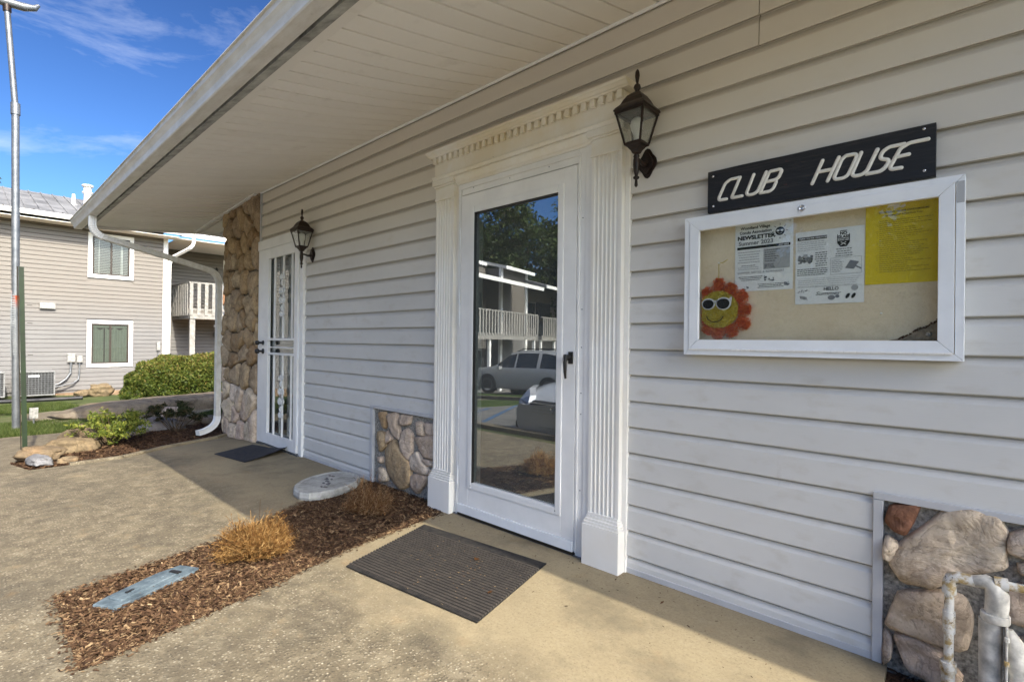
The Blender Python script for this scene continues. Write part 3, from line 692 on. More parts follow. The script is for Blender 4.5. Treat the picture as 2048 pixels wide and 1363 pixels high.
MB().add([(XE+.001, -1.28, 2.435), (XE+.001, -.44, 2.635), (XE+.001, 0, 2.74), (XE+.001, 0, 2.90), (XE+.001, -1.28, 2.60)], [(0, 1, 2, 3, 4)]).build('eave_return', M_SOF, fas)
# roof
rf = MB()
def slab_roof(x0, x1, y0, z0, y1, z1, th=.04):
    rf.add([(x0, y0, z0), (x1, y0, z0), (x1, y1, z1), (x0, y1, z1), (x0, y0, z0-th), (x1, y0, z0-th), (x1, y1, z1-th), (x0, y1, z1-th)], [(0, 1, 2, 3), (7, 6, 5, 4), (0, 4, 5, 1), (1, 5, 6, 2), (2, 6, 7, 3), (3, 7, 4, 0)])
slab_roof(-8.08, XE, -1.30, 2.585, 3.5, 3.785); slab_roof(XE+.001, 3.7, -.60, 2.76, 3.5, 3.785)
slab_roof(-8.08, 3.7, 8.3, 2.585, 3.501, 3.785)
rf.build('roof', M_METALROOF, CH)
MB().add([(-8.055, -1.25, 2.44), (-8.055, -1.148, 2.45), (-8.055, 0, 2.575), (-8.055, 8.2, 2.60), (-8.055, 8.2, 2.75), (-8.055, 3.5, 3.74), (-8.055, -1.25, 2.56)], [(0, 1, 2, 3, 4, 5, 6)]).build('gable_fascia', M_SOF, CH)
# downspout
ds = thing('downspout', (-7.0, -.1, -.06), 'ribbed white downspout running down beside the brown stone pier', 'downspout')
def dprof(w_=.076, d=.056, nr=3):
    P = []
    def side(ax, ay, bx, by, n_):
        for i in range(n_*4):
            t_ = i/(n_*4); o_ = (0, 0, 1, 1)[i % 4]*.0028
            nx, ny = (by-ay), -(bx-ax); l_ = math.hypot(nx, ny)
            if i < 2 or i > n_*4-3: o_ = 0
            P.append((ax+(bx-ax)*t_-nx/l_*o_, ay+(by-ay)*t_-ny/l_*o_))
    side(-w_/2, -d/2, w_/2, -d/2, 5); side(w_/2, -d/2, w_/2, d/2, 3); side(w_/2, d/2, -w_/2, d/2, 5); side(-w_/2, d/2, -w_/2, -d/2, 3); return P
def arc(p0, p1, p2, n=8): p0, p1, p2 = map(Vector, (p0, p1, p2)); return [p0*(1-t)**2+p1*2*t*(1-t)+p2*t*t for t in [i/n for i in range(n+1)]]
xd0, xd1 = -7.10, -6.985
MB().sweep([(xd0, -1.315, 2.432), (xd0, -1.315, 2.345)]+arc((xd0, -1.315, 2.34), (xd0, -1.31, 2.25), (xd0+.01, -1.225, 2.215)), dprof(.081, .060)).build('upper_elbow', M_WHITE, ds)
mb = MB()
for k in range(7):
    p = arc((xd0, -1.315, 2.34), (xd0, -1.31, 2.25), (xd0+.01, -1.225, 2.215), 8)
    a, b = p[k+1], p[k+1]+(p[k+1]-p[k]).normalized()*.004; mb.sweep([a, b], dprof(.086, .064))
mb.build('elbow_rib', M_GUT, ds, kind='stuff')
MB().sweep([(xd0+.008, -1.24, 2.222), (xd1, -.20, 1.955)], dprof()).build('diagonal_pipe', M_GUT, ds)
MB().sweep(arc((xd1, -.225, 1.962), (xd1, -.105, 1.93), (xd1, -.10, 1.80)), dprof(.081, .060)).build('middle_elbow', M_GUT, ds)
for za, zb in ((1.82, 1.28), (1.30, .70), (.72, .14)): MB().sweep([(xd1, -.10, za), (xd1, -.10, zb)], dprof(.076 if za != 1.30 else .078, .056)).build('vertical_pipe', M_GUT, ds)
MB().sweep(arc((xd1, -.10, .17), (xd1, -.10, .035), (xd1+.045, -.27, .0), 8)+[(xd1+.06, -.33, -.008)], dprof(.081, .060)).build('foot_elbow', M_WHITE, ds)
MB().box(xd1-.048, xd1+.048, -.138, -.06, 1.268, 1.292).build('strap', M_GUT, ds)
# stone pier
pier = sub('stone_pier', CH)
MB().box(-6.965, -5.906, -.022, .2, -.15, 2.735).build('mortar', M_MORTD, pier)
seeds = []; rr = random.Random(11); rows = 13
for r_ in range(rows):
    nc = 5 if r_ > 4 else 4
    for c_ in range(nc):
        seeds.append((-6.95+1.03*(c_+.5+rr.uniform(-.28, .28)+(.25 if r_ % 2 else -.25))/nc, -.08+2.86*(r_+.5+rr.uniform(-.40, .40))/rows))
for i, P in enumerate(voronoi_cells(-6.965, -5.91, -.1, 2.78, seeds, 1.15)):
    zc = sum(p[1] for p in P)/len(P)
    Q = shrink(P, .019); face_stone(Q, -.02, .055 if i % 3 else .038, M_STP if zc > .62 else M_STL, pier, i+.37, rough=.016)
# stone face on the pier's end
for i in range(9):
    z0_ = -.05+i*.3; o_ = rock('stone', (-6.955, .02+.02*(i % 2), z0_+.15), (.04, .09, .16), i*3.3, M_STP if i > 2 else M_STL, 0, 2, parent=pier)
# foundation stones
RS = [[(-0.254, 0.562), (-0.169, 0.581), (-0.187, 0.524), (-0.21, 0.469), (-0.243, 0.481), (-0.268, 0.504)], [(-0.107, 0.572), (-0.032, 0.593), (0.02, 0.581), (0.035, 0.537), (0.03, 0.471), (0.036, 0.436), (-0.051, 0.387), (-0.123, 0.325), (-0.204, 0.309), (-0.24, 0.375), (-0.215, 0.447), (-0.138, 0.525)], [(-0.218, 0.27), (-0.105, 0.308), (-0.063, 0.3), (-0.038, 0.244), (-0.058, 0.137), (-0.157, 0.135), (-0.257, 0.143), (-0.241, 0.196)], [(-0.235, 0.115), (-0.17, 0.125), (-0.105, 0.105), (-0.06, 0.04), (-0.12, 0.0), (-0.20, 0.02)], [(-.265, .46), (-.225, .43), (-.25, .37), (-.272, .38)], [(-.270, .125), (-.243, .10), (-.245, .03), (-.27, .0)], [(0.049, 0.54), (0.091, 0.567), (0.14, 0.557), (0.15, 0.48), (0.092, 0.474), (0.047, 0.487)], [(0.021, 0.357), (0.093, 0.396), (0.20, 0.38), (0.21, 0.29), (0.075, 0.27), (0.033, 0.286)], [(0.072, 0.227), (0.16, 0.252), (0.18, 0.16), (0.083, 0.12)], [(0.07, 0.457), (0.15, 0.460), (0.16, 0.42), (0.074, 0.425)]]
LS = [[(-3.5, 0.561), (-3.414, 0.566), (-3.411, 0.447), (-3.49, 0.462)], [(-3.386, 0.553), (-3.263, 0.578), (-3.226, 0.424), (-3.232, 0.385), (-3.3, 0.407), (-3.363, 0.485)], [(-3.21, 0.572), (-3.088, 0.578), (-3.106, 0.515), (-3.202, 0.492)], [(-3.511, 0.411), (-3.41, 0.408), (-3.415, 0.304), (-3.5, 0.252), (-3.524, 0.329)], [(-3.213, 0.426), (-3.143, 0.477), (-3.072, 0.437), (-3.076, 0.302), (-3.119, 0.254), (-3.198, 0.306)], [(-3.415, 0.296), (-3.285, 0.37), (-3.23, 0.301), (-3.099, 0.224), (-3.097, 0.089), (-3.211, 0.025), (-3.333, 0.066), (-3.405, 0.187)], [(-3.047, 0.425), (-2.84, 0.461), (-2.76, 0.436), (-2.78, 0.306), (-2.93, 0.303), (-2.991, 0.36)], [(-3.031, 0.539), (-2.946, 0.541), (-2.933, 0.455), (-3.005, 0.453)], [(-2.917, 0.545), (-2.785, 0.553), (-2.783, 0.475), (-2.886, 0.462)], [(-3.094, 0.269), (-3.014, 0.327), (-2.893, 0.23), (-2.875, 0.19), (-2.987, 0.169), (-3.092, 0.195)], [(-3.091, 0.143), (-2.892, 0.173), (-2.914, 0.11), (-2.996, 0.028), (-3.071, 0.064)], [(-3.497, 0.132), (-3.404, 0.124), (-3.374, 0.051), (-3.487, 0.021)], [(-2.941, 0.287), (-2.836, 0.29), (-2.835, 0.254), (-2.893, 0.244)], [(-3.397, 0.433), (-3.326, 0.372), (-3.395, 0.331)], [(-2.863, 0.214), (-2.801, 0.253), (-2.778, 0.201), (-2.833, 0.155)], [(-3.521, 0.208), (-3.449, 0.22), (-3.455, 0.171), (-3.513, 0.169)]]
fd = sub('stone_foundation', CH)
MB().box(-3.589, -2.62, -.004, .005, -.1, .588).build('mortar', M_MORT, fd); MB().box(-.274, 3.6, -.004, .005, -.15, .580).build('mortar', M_MORT, fd)
M_STBR = stone_mat('red_brown_stone', [(.22, .10, .06), (.25, .13, .08)], (.10, .05, .03), 12)
def grow(P, k):
    cx = sum(p[0] for p in P)/len(P); cz = sum(p[1] for p in P)/len(P); return [(cx+(x-cx)*k, cz+(z-cz)*k) for x, z in P]
for i, P in enumerate(LS): face_stone(grow(P, 1.10), -.003, .034, M_STL if i not in (0, 3, 5) else M_STP, fd, i+50.3)
for i, P in enumerate(RS): face_stone(grow(P, 1.09), -.003, .040, M_STBR if i in (0,) else M_STL, fd, i+80.1, rough=.02)
seeds = [(.22+.24*i+rr.uniform(-.05, .05), .08+.17*j+rr.uniform(-.05, .05)+.05*(i % 2)) for i in range(14) for j in range(3)]
for i, P in enumerate(voronoi_cells(.19, 3.55, -.04, .575, seeds)): face_stone(shrink(P, .02), -.003, .045, M_STL, fd, i+120.7)

# ---------------- storm door and its surround ----------------
sur = sub('door_surround', CH)
def part(nm, mb, mat=None, bev=.002, parent=None): return mb.build(nm, mat or M_SUR, parent or sur, bev)
part('frieze', MB().box(-2.772, -1.305, -.075, .004, 2.238, 2.357))
part('crown_moulding', MB().xprof([(.004, 2.358), (-.098, 2.358), (-.101, 2.364), (-.112, 2.367), (-.124, 2.376), (-.133, 2.380), (-.135, 2.392), (.004, 2.396)], -2.805, -1.270), bev=.0015)
part('lower_moulding', MB().xprof([(.004, 2.237), (-.080, 2.237), (-.092, 2.232), (-.094, 2.224), (-.086, 2.218), (-.082, 2.209), (.004, 2.209)], -2.785, -1.290), bev=.0015)
part('architrave', MB().xprof([(.004, 2.208), (-.074, 2.208), (-.076, 2.196), (-.066, 2.182), (-.058, 2.168), (-.046, 2.160), (-.044, 2.150), (.004, 2.150)], -2.578, -1.512))
x = -2.765
while x < -1.33:
    part('dentil', MB().box(x, x+.029, -.097, -.0755, 2.317, 2.3565), bev=.0012); x += .0528
def pilaster(x0, x1, wing):
    pl = sur
    N_ = 6; P = [(x0, -.004), (x0, -.060)]; wd = (x1-x0-.03)/N_
    for i in range(N_):
        a = x0+.015+i*wd
        for q in range(7):
            th = math.pi*q/6; P.append((a+wd*.5-math.cos(th)*wd*.42, -.060+math.sin(th)*.009))
    P += [(x1, -.060), (x1, -.004)]
    mb = MB(); n = len(P); mb.add([(x, y, .26) for x, y in P]+[(x, y, 2.075) for x, y in P], [(i, (i+1) % n, n+(i+1) % n, n+i) for i in range(n)]+[tuple(range(n)), tuple(range(2*n-1, n-1, -1))])
    part('pilaster', mb, bev=0)
    part('pilaster_cap', MB().box(x0-.004, x1+.004, -.068, 0, 2.074, 2.090).box(x0-.001, x1+.001, -.064, 0, 2.0905, 2.160).box(x0-.008, x1+.008, -.072, 0, 2.1605, 2.172).box(x0-.018, x1+.018, -.082, 0, 2.1725, 2.208), bev=.002)
    mb = MB().box(x0-.018, x1+.018, -.088, 0, -.01, .205)
    for j in range(4): mb.box(x0-.018+.005*(j+1), x1+.018-.005*(j+1), -.088+.006*(j+1), 0, .2051+j*.014, .2049+(j+1)*.014)
    part('plinth_block', mb, bev=.0015)
    part('side_board', MB().box(*wing, -.030, .004, -.01, 2.208), bev=.0015)
pilaster(-2.775, -2.588, (-2.5875, -2.560)); pilaster(-1.504, -1.326, (-1.3255, -1.300))
door = sub('storm_door', CH)
fr_ = MB().box(-2.559, -2.524, -.042, .15, 0, 2.149).box(-1.596, -1.548, -.042, .15, 0, 2.149).box(-2.5235, -1.5965, -.042, .15, 2.074, 2.149)
fr_.box(-1.5475, -1.5045, -.048, 0, 0, 2.149)
fr_.build('door_frame', M_WHITE, door, .002)
MB().box(-2.538, -2.526, -.052, -.043, .05, 2.11).box(-1.594, -1.582, -.052, -.043, .02, 2.11).box(-2.538, -1.582, -.052, -.043, 2.111, 2.128).build('drip_channel', M_WHITE, door, .001)
lf = MB(); X0, X1, Z0, Z1 = -2.520, -1.600, .078, 2.066; a0, a1, c0, c1 = -2.432, -1.684, .190, 1.984
for b_ in ((X0, a0, Z0, Z1), (a1, X1, Z0, Z1), (a0+.0003, a1-.0003, Z0, c0), (a0+.0003, a1-.0003, c1, Z1)): lf.box(b_[0], b_[1], -.052, -.020, b_[2], b_[3])
lf.build('door_leaf', M_WHITE, door, .002)
gb = MB(); g0, g1, h0, h1 = -2.393, -1.724, .231, 1.941
for b_ in ((a0, g0, c0, c1), (g1, a1, c0, c1), (g0+.0003, g1-.0003, c0, h0), (g0+.0003, g1-.0003, h1, c1)): gb.box(b_[0]+.0004, b_[1]-.0004, -.058, -.030, b_[2]+.0004, b_[3]-.0004)
gb.build('glass_bead', M_WHITE, door, .004)
MB().box(g0, g1, -.0355, -.0335, h0, h1).build('glass', M_GLASS, door)
MB().box(g0, g0+.004, -.0560, -.037, h0, h1).box(g0, g1, -.056, -.037, h1-.004, h1).build('gasket', M_BLACK, door)
MB().box(X0, X1, -.062, -.021, .022, .077).build('bottom_sweep', M_FRAMEW, door, .002)
MB().box(X0, X1, -.058, -.03, .004, .021).build('rubber_sweep', M_BLACK, door)
MB().box(-2.58, -1.5, -.055, .18, -.02, .004).build('threshold', M_GALV, door)
hd = MB().box(-1.640, -1.612, -.062, -.053, 1.012, 1.076); hd.box(-1.634, -1.618, -.100, -.063, 1.040, 1.058)
hd.tube([(-1.626, -.098, 1.062), (-1.628, -.104, 1.02), (-1.630, -.100, .97), (-1.631, -.094, .936)], [.010, .011, .009, .006], 8)
hd.box(-1.655, -1.641, -.085, -.056, 1.030, 1.060)
hd.build('handle', M_BLACK, door, .002)
for z0_, z1_ in ((.20, .32), (.62, .70), (1.22, 1.44), (1.72, 1.86)): MB().box(-2.5255, -2.5205, -.060, -.053, z0_, z1_).build('hinge', M_FRAMEW, door, .001)
mb = MB()
for (x_, z_0) in [(-1.567, q) for q in (.35, .75, .86, 1.10, 1.30, 1.78)]+[(-2.545, q) for q in (.3, .55, 1.3, 1.9)]+[(q, 2.10) for q in (-2.4, -2.1, -1.8)]+[(-2.40, .212), (-1.72, .212)]:
    mb.lathe([(0.0035, 0), (.003, .0015)], (0, 0, 0), 8, False)
    for i in range(-16, 0):
        px, py, pz = mb.v[i]; mb.v[i] = (x_+px, (-.0425 if abs(x_+1.72) > .01 and abs(x_+2.40) > .001 else -.0583)-pz, z_0+py)
mb.build('screw', M_STEEL if False else M_GALV, door)

# ---------------- security door ----------------
sec = sub('security_door', CH)
MB().box(-5.897, -5.835, -.040, .1, 0, 2.088).box(-4.880, -4.812, -.040, .1, 0, 2.088).build('door_frame', M_WHITE, sec, .002)
MB().box(-5.905, -4.808, -.046, .004, 2.0885, 2.192).build('header', M_WHITE, sec, .002)
MB().box(-4.890, -4.879, -.052, -.041, .1, .55).box(-4.890, -4.879, -.052, -.041, .93, 1.28).build('hinge', M_FRAMEW, sec, .001)
MB().box(-5.832, -5.595, -.056, -.024, .02, 2.082).box(-4.968, -4.892, -.056, -.024, .02, 2.082).box(-5.5945, -4.9685, -.056, -.024, .02, .135).box(-5.5945, -4.9685, -.056, -.024, 1.975, 2.082).build('door_leaf', M_WHITE, sec, .003)
for z0_, z1_ in ((1.112, 1.137), (1.034, 1.048), (.962, .985)): MB().box(-5.5945, -4.9685, -.054, -.034, z0_, z1_).build('rail', M_WHITE, sec, .002)
for X_ in (-5.445, -5.237, -5.035):
    for z0_, z1_ in ((.1355, .9615), (1.1375, 1.9745)): MB().box(X_-.007, X_+.007, -.053, -.035, z0_, z1_).build('bar', M_WHITE, sec, .002)
for X_, z_0 in ((-5.237, .545), (-5.237, 1.57)):
    mb = MB()
    def curl(cx, cz, r, sx, sz, n=14, turns=1.25):
        P = [];
        for i in range(n+1):
            a = i/n*turns*2*math.pi; q = r*(1-.62*i/n); P.append((cx+sx*(r-q*math.cos(a)) if False else cx+sx*(r*.95-q*math.cos(a)), -.058, cz+sz*q*math.sin(a)))
        mb.tube(P, .0085, 6)
    for s_ in (-1, 1):
        for q_ in (-1, 1): curl(X_, z_0+q_*.045, .036, s_, q_)
        curl(X_, z_0-.185, .028, s_, -1); curl(X_, z_0+.185, .028, s_, 1)
        for q_ in (-1, 1): mb.tube([(X_, -.058, z_0+q_*.10), (X_+s_*.022, -.060, z_0+q_*.125), (X_, -.058, z_0+q_*.16)], [.006, .010, .005], 6)
    mb.build('scroll_ornament', M_ORN, sec)
MB().box(-5.60, -4.96, -.014, -.011, .12, 1.99).build('glass', M_GLASS2, sec)
for z_0, r_ in ((1.086, .024), (.996, .028)):
    mb = MB(); mb.lathe([(r_, 0), (r_, .008), (.012, .012), (.012, .04), (r_*.95, .05), (r_, .068), (r_*.7, .082), (.004, .085)], (0, 0, 0), 14)
    mb.xf(lambda p: Vector((-5.70+p.x, -.057-p.z, z_0+p.y))); mb.build('knob', M_BLKG, sec)
MB().box(-5.86, -4.85, -.06, .15, -.02, .012).build('threshold', M_GALV, sec)
# ---------------- wall lanterns ----------------
def lantern(X, Y, zt, label, s=1.0):
    L = thing('wall_lantern', (X, 0, zt-.2), label, 'lamp', 'bronze lanterns beside the clubhouse doors')
    z = lambda v: zt+v*s
    # heights relative to the roof edge (0): finial +.20, tail -.30
    mb = MB(); mb.lathe([(.004, .195), (.009, .185), (.011, .165), (.007, .140), (.005, .130), (.014, .122), (.017, .110), (.010, .098), (.009, .088)][::-1], (X, Y, zt), 12); mb.build('finial', M_BRZ, L)
    mb = MB(); mb.lathe([(.0, -.004), (.110, -.006), (.114, .000), (.104, .012), (.080, .030), (.066, .052), (.048, .072), (.028, .084), (.012, .092)], (X, Y, zt), 4, False, rot=math.pi/4)
    mb.build('roof', M_BRZ, L, .002)
    def ring(r, za, zb, th):
        m = MB()
        for sx, sy in ((1, 0), (-1, 0), (0, 1), (0, -1)):
            if sx: m.box(X+sx*r-th, X+sx*r+th, Y-r-th, Y+r+th, z(za), z(zb))
            else: m.box(X-r+th+.0002, X+r-th-.0002, Y+sy*r-th, Y+sy*r+th, z(za), z(zb))
        return m
    rt_, rb = .070, .040
    ring(rt_, -.018, -.006, .005).build('top_ring', M_BRZ, L)
    for sx in (1, -1):
        for sy in (1, -1):
            MB().tube([(X+sx*rt_, Y+sy*rt_, z(-.010)), (X+sx*rb, Y+sy*rb, z(-.150))], .0055, 4, smooth=False).build('corner_bar', M_BRZ, L)
    for ax, sg in (('x', 1), ('x', -1), ('y', 1), ('y', -1)):
        a, b = rt_*.96, rb*.96
        q = [(-a, sg*a*.98, -.016), (a, sg*a*.98, -.016), (b, sg*b*.98, -.148), (-b, sg*b*.98, -.148)]
        if ax == 'x': q = [(y_, x_, z_) for x_, y_, z_ in q]
        MB().add([(X+p[0], Y+p[1], z(p[2])) for p in q], [(0, 1, 2, 3)]).build('glass_pane', M_LGLASS, L)
    MB().lathe([(.006, -.200), (.020, -.196), (.030, -.180), (.040, -.172), (.044, -.165), (.060, -.160), (.062, -.150), (.052, -.146)], (X, Y, zt), 4, False, rot=math.pi/4).build('base', M_BRZ, L, .0015)
    MB().lathe([(.012, -.150), (.014, -.120), (.014, -.112), (.026, -.085), (.030, -.062), (.026, -.042), (.014, -.030), (.003, -.026)], (X, Y, zt), 14).build('bulb', M_BULB, L)
    MB().lathe([(.003, -.352), (.008, -.345), (.006, -.318), (.014, -.312), (.015, -.306), (.007, -.300), (.011, -.285), (.016, -.250), (.015, -.225), (.012, -.215), (.015, -.210), (.010, -.198)], (X, Y, zt), 12).build('stem', M_BRZ, L)
    mb = MB(); mb.tube([(X, Y, zt-.222), (X, Y*.8, zt-.220), (X, Y*.55, zt-.228), (X, -.02, zt-.222)], [.010, .008, .010, .014], 8); mb.build('arm', M_BRZ, L)
    P = []; N_ = 24
    for i in range(N_):
        a = 2*math.pi*i/N_; r = .052+.006*math.cos(4*a); P.append((X+r*.86*math.sin(a), zt-.215+r*1.25*math.cos(a)))
    mb = MB(); mb.prism(P, -.020, -.0195-.007); P2 = [(X+(px-X)*.72, zt-.215+(pz-zt+.215)*.72) for px, pz in P]; mb.prism(P2, -.0266, -.038)
    mb.build('wall_plate', M_BRZ, L, .002)
    return L
lantern(-1.209, -.128, 2.203, 'bronze wall lantern with a white bulb overlapping the cornice of the storm door')
lantern(-4.662, -.128, 2.135, 'bronze wall lantern above the right corner of the barred security door')

# ---------------- CLUB HOUSE sign ----------------
SG = thing('clubhouse_sign', (-.52, -.02, 1.696), 'black painted wooden board reading CLUB HOUSE above the notice case', 'sign')
mb = MB(); n_ = 24
for i in range(n_+1):
    xx = -.906+.770*i/n_; top = 1.876+noise.noise(Vector((xx*6, 0, 2)))*.0018
    for y_, z_ in ((-.020, 1.696), (-.0405, 1.696), (-.0435, 1.699), (-.0435, top-.003), (-.0405, top), (-.020, top)): mb.v.append((xx, y_, z_))
for i in range(n_):
    for j in range(6): mb.f.append((i*6+j, i*6+(j+1) % 6, (i+1)*6+(j+1) % 6, (i+1)*6+j)); mb.sm.append(False)
mb.f += [(0, 1, 2, 3, 4, 5), tuple(range(n_*6, n_*6+6))]; mb.sm += [False, False]
mb.build('board', M_SIGN, SG)
G = {'C': [[(.62, 1), (.22, 1), (.04, .84), (0, .12), (.06, 0), (.42, 0)]], 'L': [[(.04, 1), (0, 0), (.50, .02)]], 'U': [[(0, 1), (0, .12), (.12, 0), (.38, 0), (.52, .12), (.55, 1)]],
     'B': [[(0, 0), (.02, 1), (.50, 1), (.58, .9), (.56, .6), (.46, .52), (.02, .50)], [(.46, .52), (.54, .42), (.52, .1), (.42, 0), (0, 0)]],
     'H': [[(.02, 1), (0, 0)], [(.62, 1), (.58, 0)], [(.02, .5), (.60, .5)]], 'O': [[(.10, 1), (0, .88), (0, .12), (.10, 0), (.40, 0), (.52, .12), (.54, .88), (.44, 1), (.10, 1)]],
     'S': [[(.80, 1), (.30, 1), (.14, .86), (.14, .62), (.26, .52), (.48, .46), (.54, .34), (.50, .12), (.38, 0), (-.08, 0)]], 'E': [[(.92, 1), (.34, 1), (.10, .84), (.04, .12), (.12, 0), (.46, 0)], [(.06, .50), (.50, .52)]]}
H_ = .081
for ch, xx in (('C', -.862), ('L', -.806), ('U', -.748), ('B', -.690), ('H', -.502), ('O', -.434), ('U', -.378), ('S', -.322), ('E', -.268)):
    mb = MB(); wdt = .088 if ch not in 'SE' else .086
    for st in G[ch]:
        P = [(xx+px*wdt+(pz)*H_*.40, 1.7435+pz*H_) for px, pz in st]
        Q = [P[0]]
        for i in range(1, len(P)-1):
            a, b, c = P[i-1], P[i], P[i+1]
            for t_ in (.25, .5, .75):
                d1 = min(.010/max(math.hypot(b[0]-a[0], b[1]-a[1]), 1e-6), .5); d2 = min(.010/max(math.hypot(c[0]-b[0], c[1]-b[1]), 1e-6), .5)
                p0 = (b[0]+(a[0]-b[0])*d1, b[1]+(a[1]-b[1])*d1); p2 = (b[0]+(c[0]-b[0])*d2, b[1]+(c[1]-b[1])*d2)
                Q.append(tuple(p0[k]*(1-t_)**2+b[k]*2*t_*(1-t_)+p2[k]*t_*t_ for k in (0, 1)))
        Q.append(P[-1])
        mb.tube([(q[0], -.0415, q[1]) for q in Q], .0074, 8, smooth=True)
        for e in (Q[0], Q[-1]): mb.lathe([(.001, -.0072), (.0052, -.0050), (.0074, 0), (.0052, .0050), (.001, .0072)], (e[0], -.0415, e[1]), 8)
    mb.build('letter', M_LET, SG)
for x_, z_ in ((-.884, 1.852), (-.882, 1.722), (-.168, 1.862), (-.166, 1.720)):
    mb = MB(); mb.lathe([(.005, 0), (.004, .002), (.0, .0022)], (0, 0, 0), 10); mb.xf(lambda p: Vector((x_+p.x, -.0435-p.z, z_+p.y))); mb.build('screw', M_STEEL, SG)

# ---------------- notice case ----------------
NC = thing('notice_case', (-.525, 0, 1.078), 'white framed glass notice case hung on the siding under the black sign', 'notice board')
CX0, CX1, CZ0, CZ1 = -.992, -.060, 1.078, 1.678
MB().box(CX0, CX1, -.022, -.0145, CZ0+.002, CZ1-.002).build('back_panel', M_GUT, NC)
def frame4(x0, x1, z0, z1, w_, y0, y1, nm, mat, par, bev=.0012, ww=None):
    for P in ([(x0, z0), (x1, z0), (x1-w_, z0+w_), (x0+w_, z0+w_)], [(x0, z1), (x0+w_, z1-w_), (x1-w_, z1-w_), (x1, z1)], [(x0, z0), (x0+w_, z0+w_), (x0+w_, z1-w_), (x0, z1)], [(x1, z0), (x1, z1), (x1-w_, z1-w_), (x1-w_, z0+w_)]):
        c_ = (sum(p[0] for p in P)/4, sum(p[1] for p in P)/4); P = [(p[0]+(c_[0]-p[0])*.0012, p[1]+(c_[1]-p[1])*.002) for p in P]
        MB().prism(P, y0, y1).build(nm, mat, par, bev)
frame4(CX0, CX1, CZ0, CZ1, .0225, -.022, -.080, 'case_side', M_FRAMEW, NC)
frame4(CX0+.0245, CX1-.0245, CZ0+.0245, CZ1-.0205, .041, -.066, -.084, 'door_rail', M_FRAMEW, NC)
MB().box(-.965, -.087, -.064, -.060, 1.10, 1.66).build('door_gasket', M_BLACK, NC) if False else None
MB().box(-.924, -.128, -.0735, -.0715, 1.1455, 1.6145).build('glass', M_GLASSC, NC)
MB().box(CX0+.022, CX1-.022, -.032, -.0221, CZ0+.022, CZ1-.022).build('cork_board', M_CORK, NC)
for i in range(44):
    a = -.966+i*.0200; MB().box(a, a+.0192, -.0875, -.0805, 1.0995, 1.1060).build('hinge_knuckle', M_WHITE, NC)
mb = MB(); mb.lathe([(.0125, 0), (.012, .004), (.0085, .006), (.0085, .003), (.001, .003)], (0, 0, 0), 18); mb.xf(lambda p: Vector((-.526+p.x, -.0842-p.z, 1.645+p.y))); mb.box(-.5272, -.5248, -.0892, -.0871, 1.640, 1.650); mb.build('lock', M_STEEL, NC)
MB().box(-.0805, -.0615, -.0808, -.0801, 1.588, 1.657).build('tape_patch', M_INKL, NC)
# torn lower corner of the board
P = [(-.262, 1.1440)]; tx = [(-.235, 1.150), (-.215, 1.158), (-.195, 1.170), (-.175, 1.186), (-.158, 1.190), (-.145, 1.202), (-.135, 1.206), (-.125, 1.216)]
for i, (a, b) in enumerate(tx): P += [(a-.005, b-.002*(i % 2)), (a, b+.003*((i*7) % 3))]
MB().prism(P+[(-.120, 1.216), (-.120, 1.12), (-.262, 1.12)], -.0326, -.0321).build('torn_patch', M_TORN, NC)
mb = MB()
for i in range(90):
    k = rnd.uniform(0, len(tx)-1.01); j = int(k); f_ = k-j; a = tx[j][0]+(tx[j+1][0]-tx[j][0])*f_; b = tx[j][1]+(tx[j+1][1]-tx[j][1])*f_
    mb.obox((a+rnd.uniform(-.003, .003), -.0335, b+rnd.uniform(-.002, .004)), (.0022*rnd.uniform(.5, 1.3), 0, .001), (0, .0007, 0), (-.0006, 0, .0014))
mb.build('torn_edge', M_TORNE, NC, kind='stuff')
mb = MB(); mb.lathe([(.009, 0), (.0085, .001), (.005, .0012), (.0045, .003), (.0, .0035)], (0, 0, 0), 14); mb.xf(lambda p: Vector((-.150+p.x, -.0328-p.z, 1.167+p.y))); mb.build('screw', M_STEEL, NC)
# sheets
def sheet(nm, x0, x1, z0, z1, y, mat, label, seed=0):
    o = thing(nm, ((x0+x1)/2, y, z0), label, 'paper'); mb = MB(); N_ = 10
    for j in range(N_+1):
        for i in range(N_+1):
            u, v = i/N_, j/N_; lift = .0022*max(0, (abs(u-.5)*2)**3*(1-v)**2)*(1 if seed % 2 else .4)
            mb.v.append((x0+(x1-x0)*u, y-lift*0, z0+(z1-z0)*v))
    mb.f = [(j*(N_+1)+i, j*(N_+1)+i+1, (j+1)*(N_+1)+i+1, (j+1)*(N_+1)+i) for j in range(N_) for i in range(N_)]; mb.sm = [True]*len(mb.f)
    mb.build('sheet', mat, o); return o
def scrib(o, x0, x1, zt, rows, pitch, th, mat, y, seed, ragged=.25, center=False, bul=False):
    r_ = random.Random(seed); mb = MB()
    for i in range(rows):
        z_ = zt-i*pitch; L = (x1-x0)*(1-ragged*r_.random()); a = x0+((x1-x0)-L)/2 if center else x0; e = a+L
        while a < e:
            w_ = r_.uniform(.004, .011); mb.box(a, min(a+w_, e), y-.0003, y, z_-th/2, z_+th/2); a += w_+.0022
        if bul and r_.random() < .5: mb.box(x0-.008, x0-.005, y-.0003, y, z_-th/2, z_+th/2)
    mb.build('print_lines', mat, o, kind='stuff')
yp = -.0340; yi = yp-.0012
NL = sheet('newsletter_sheet', -.790, -.568, 1.346, 1.6255, yp, M_PAPER, 'white newsletter sheet pinned left of the other papers in the notice case')
def T(o, body, h, x, z, mat=M_INK, bold=0, w_=1, al='LEFT', sp=1): text('lettering', body, mat, h, x, yi, z, o, bold, al, w_, 0, .0002, sp)
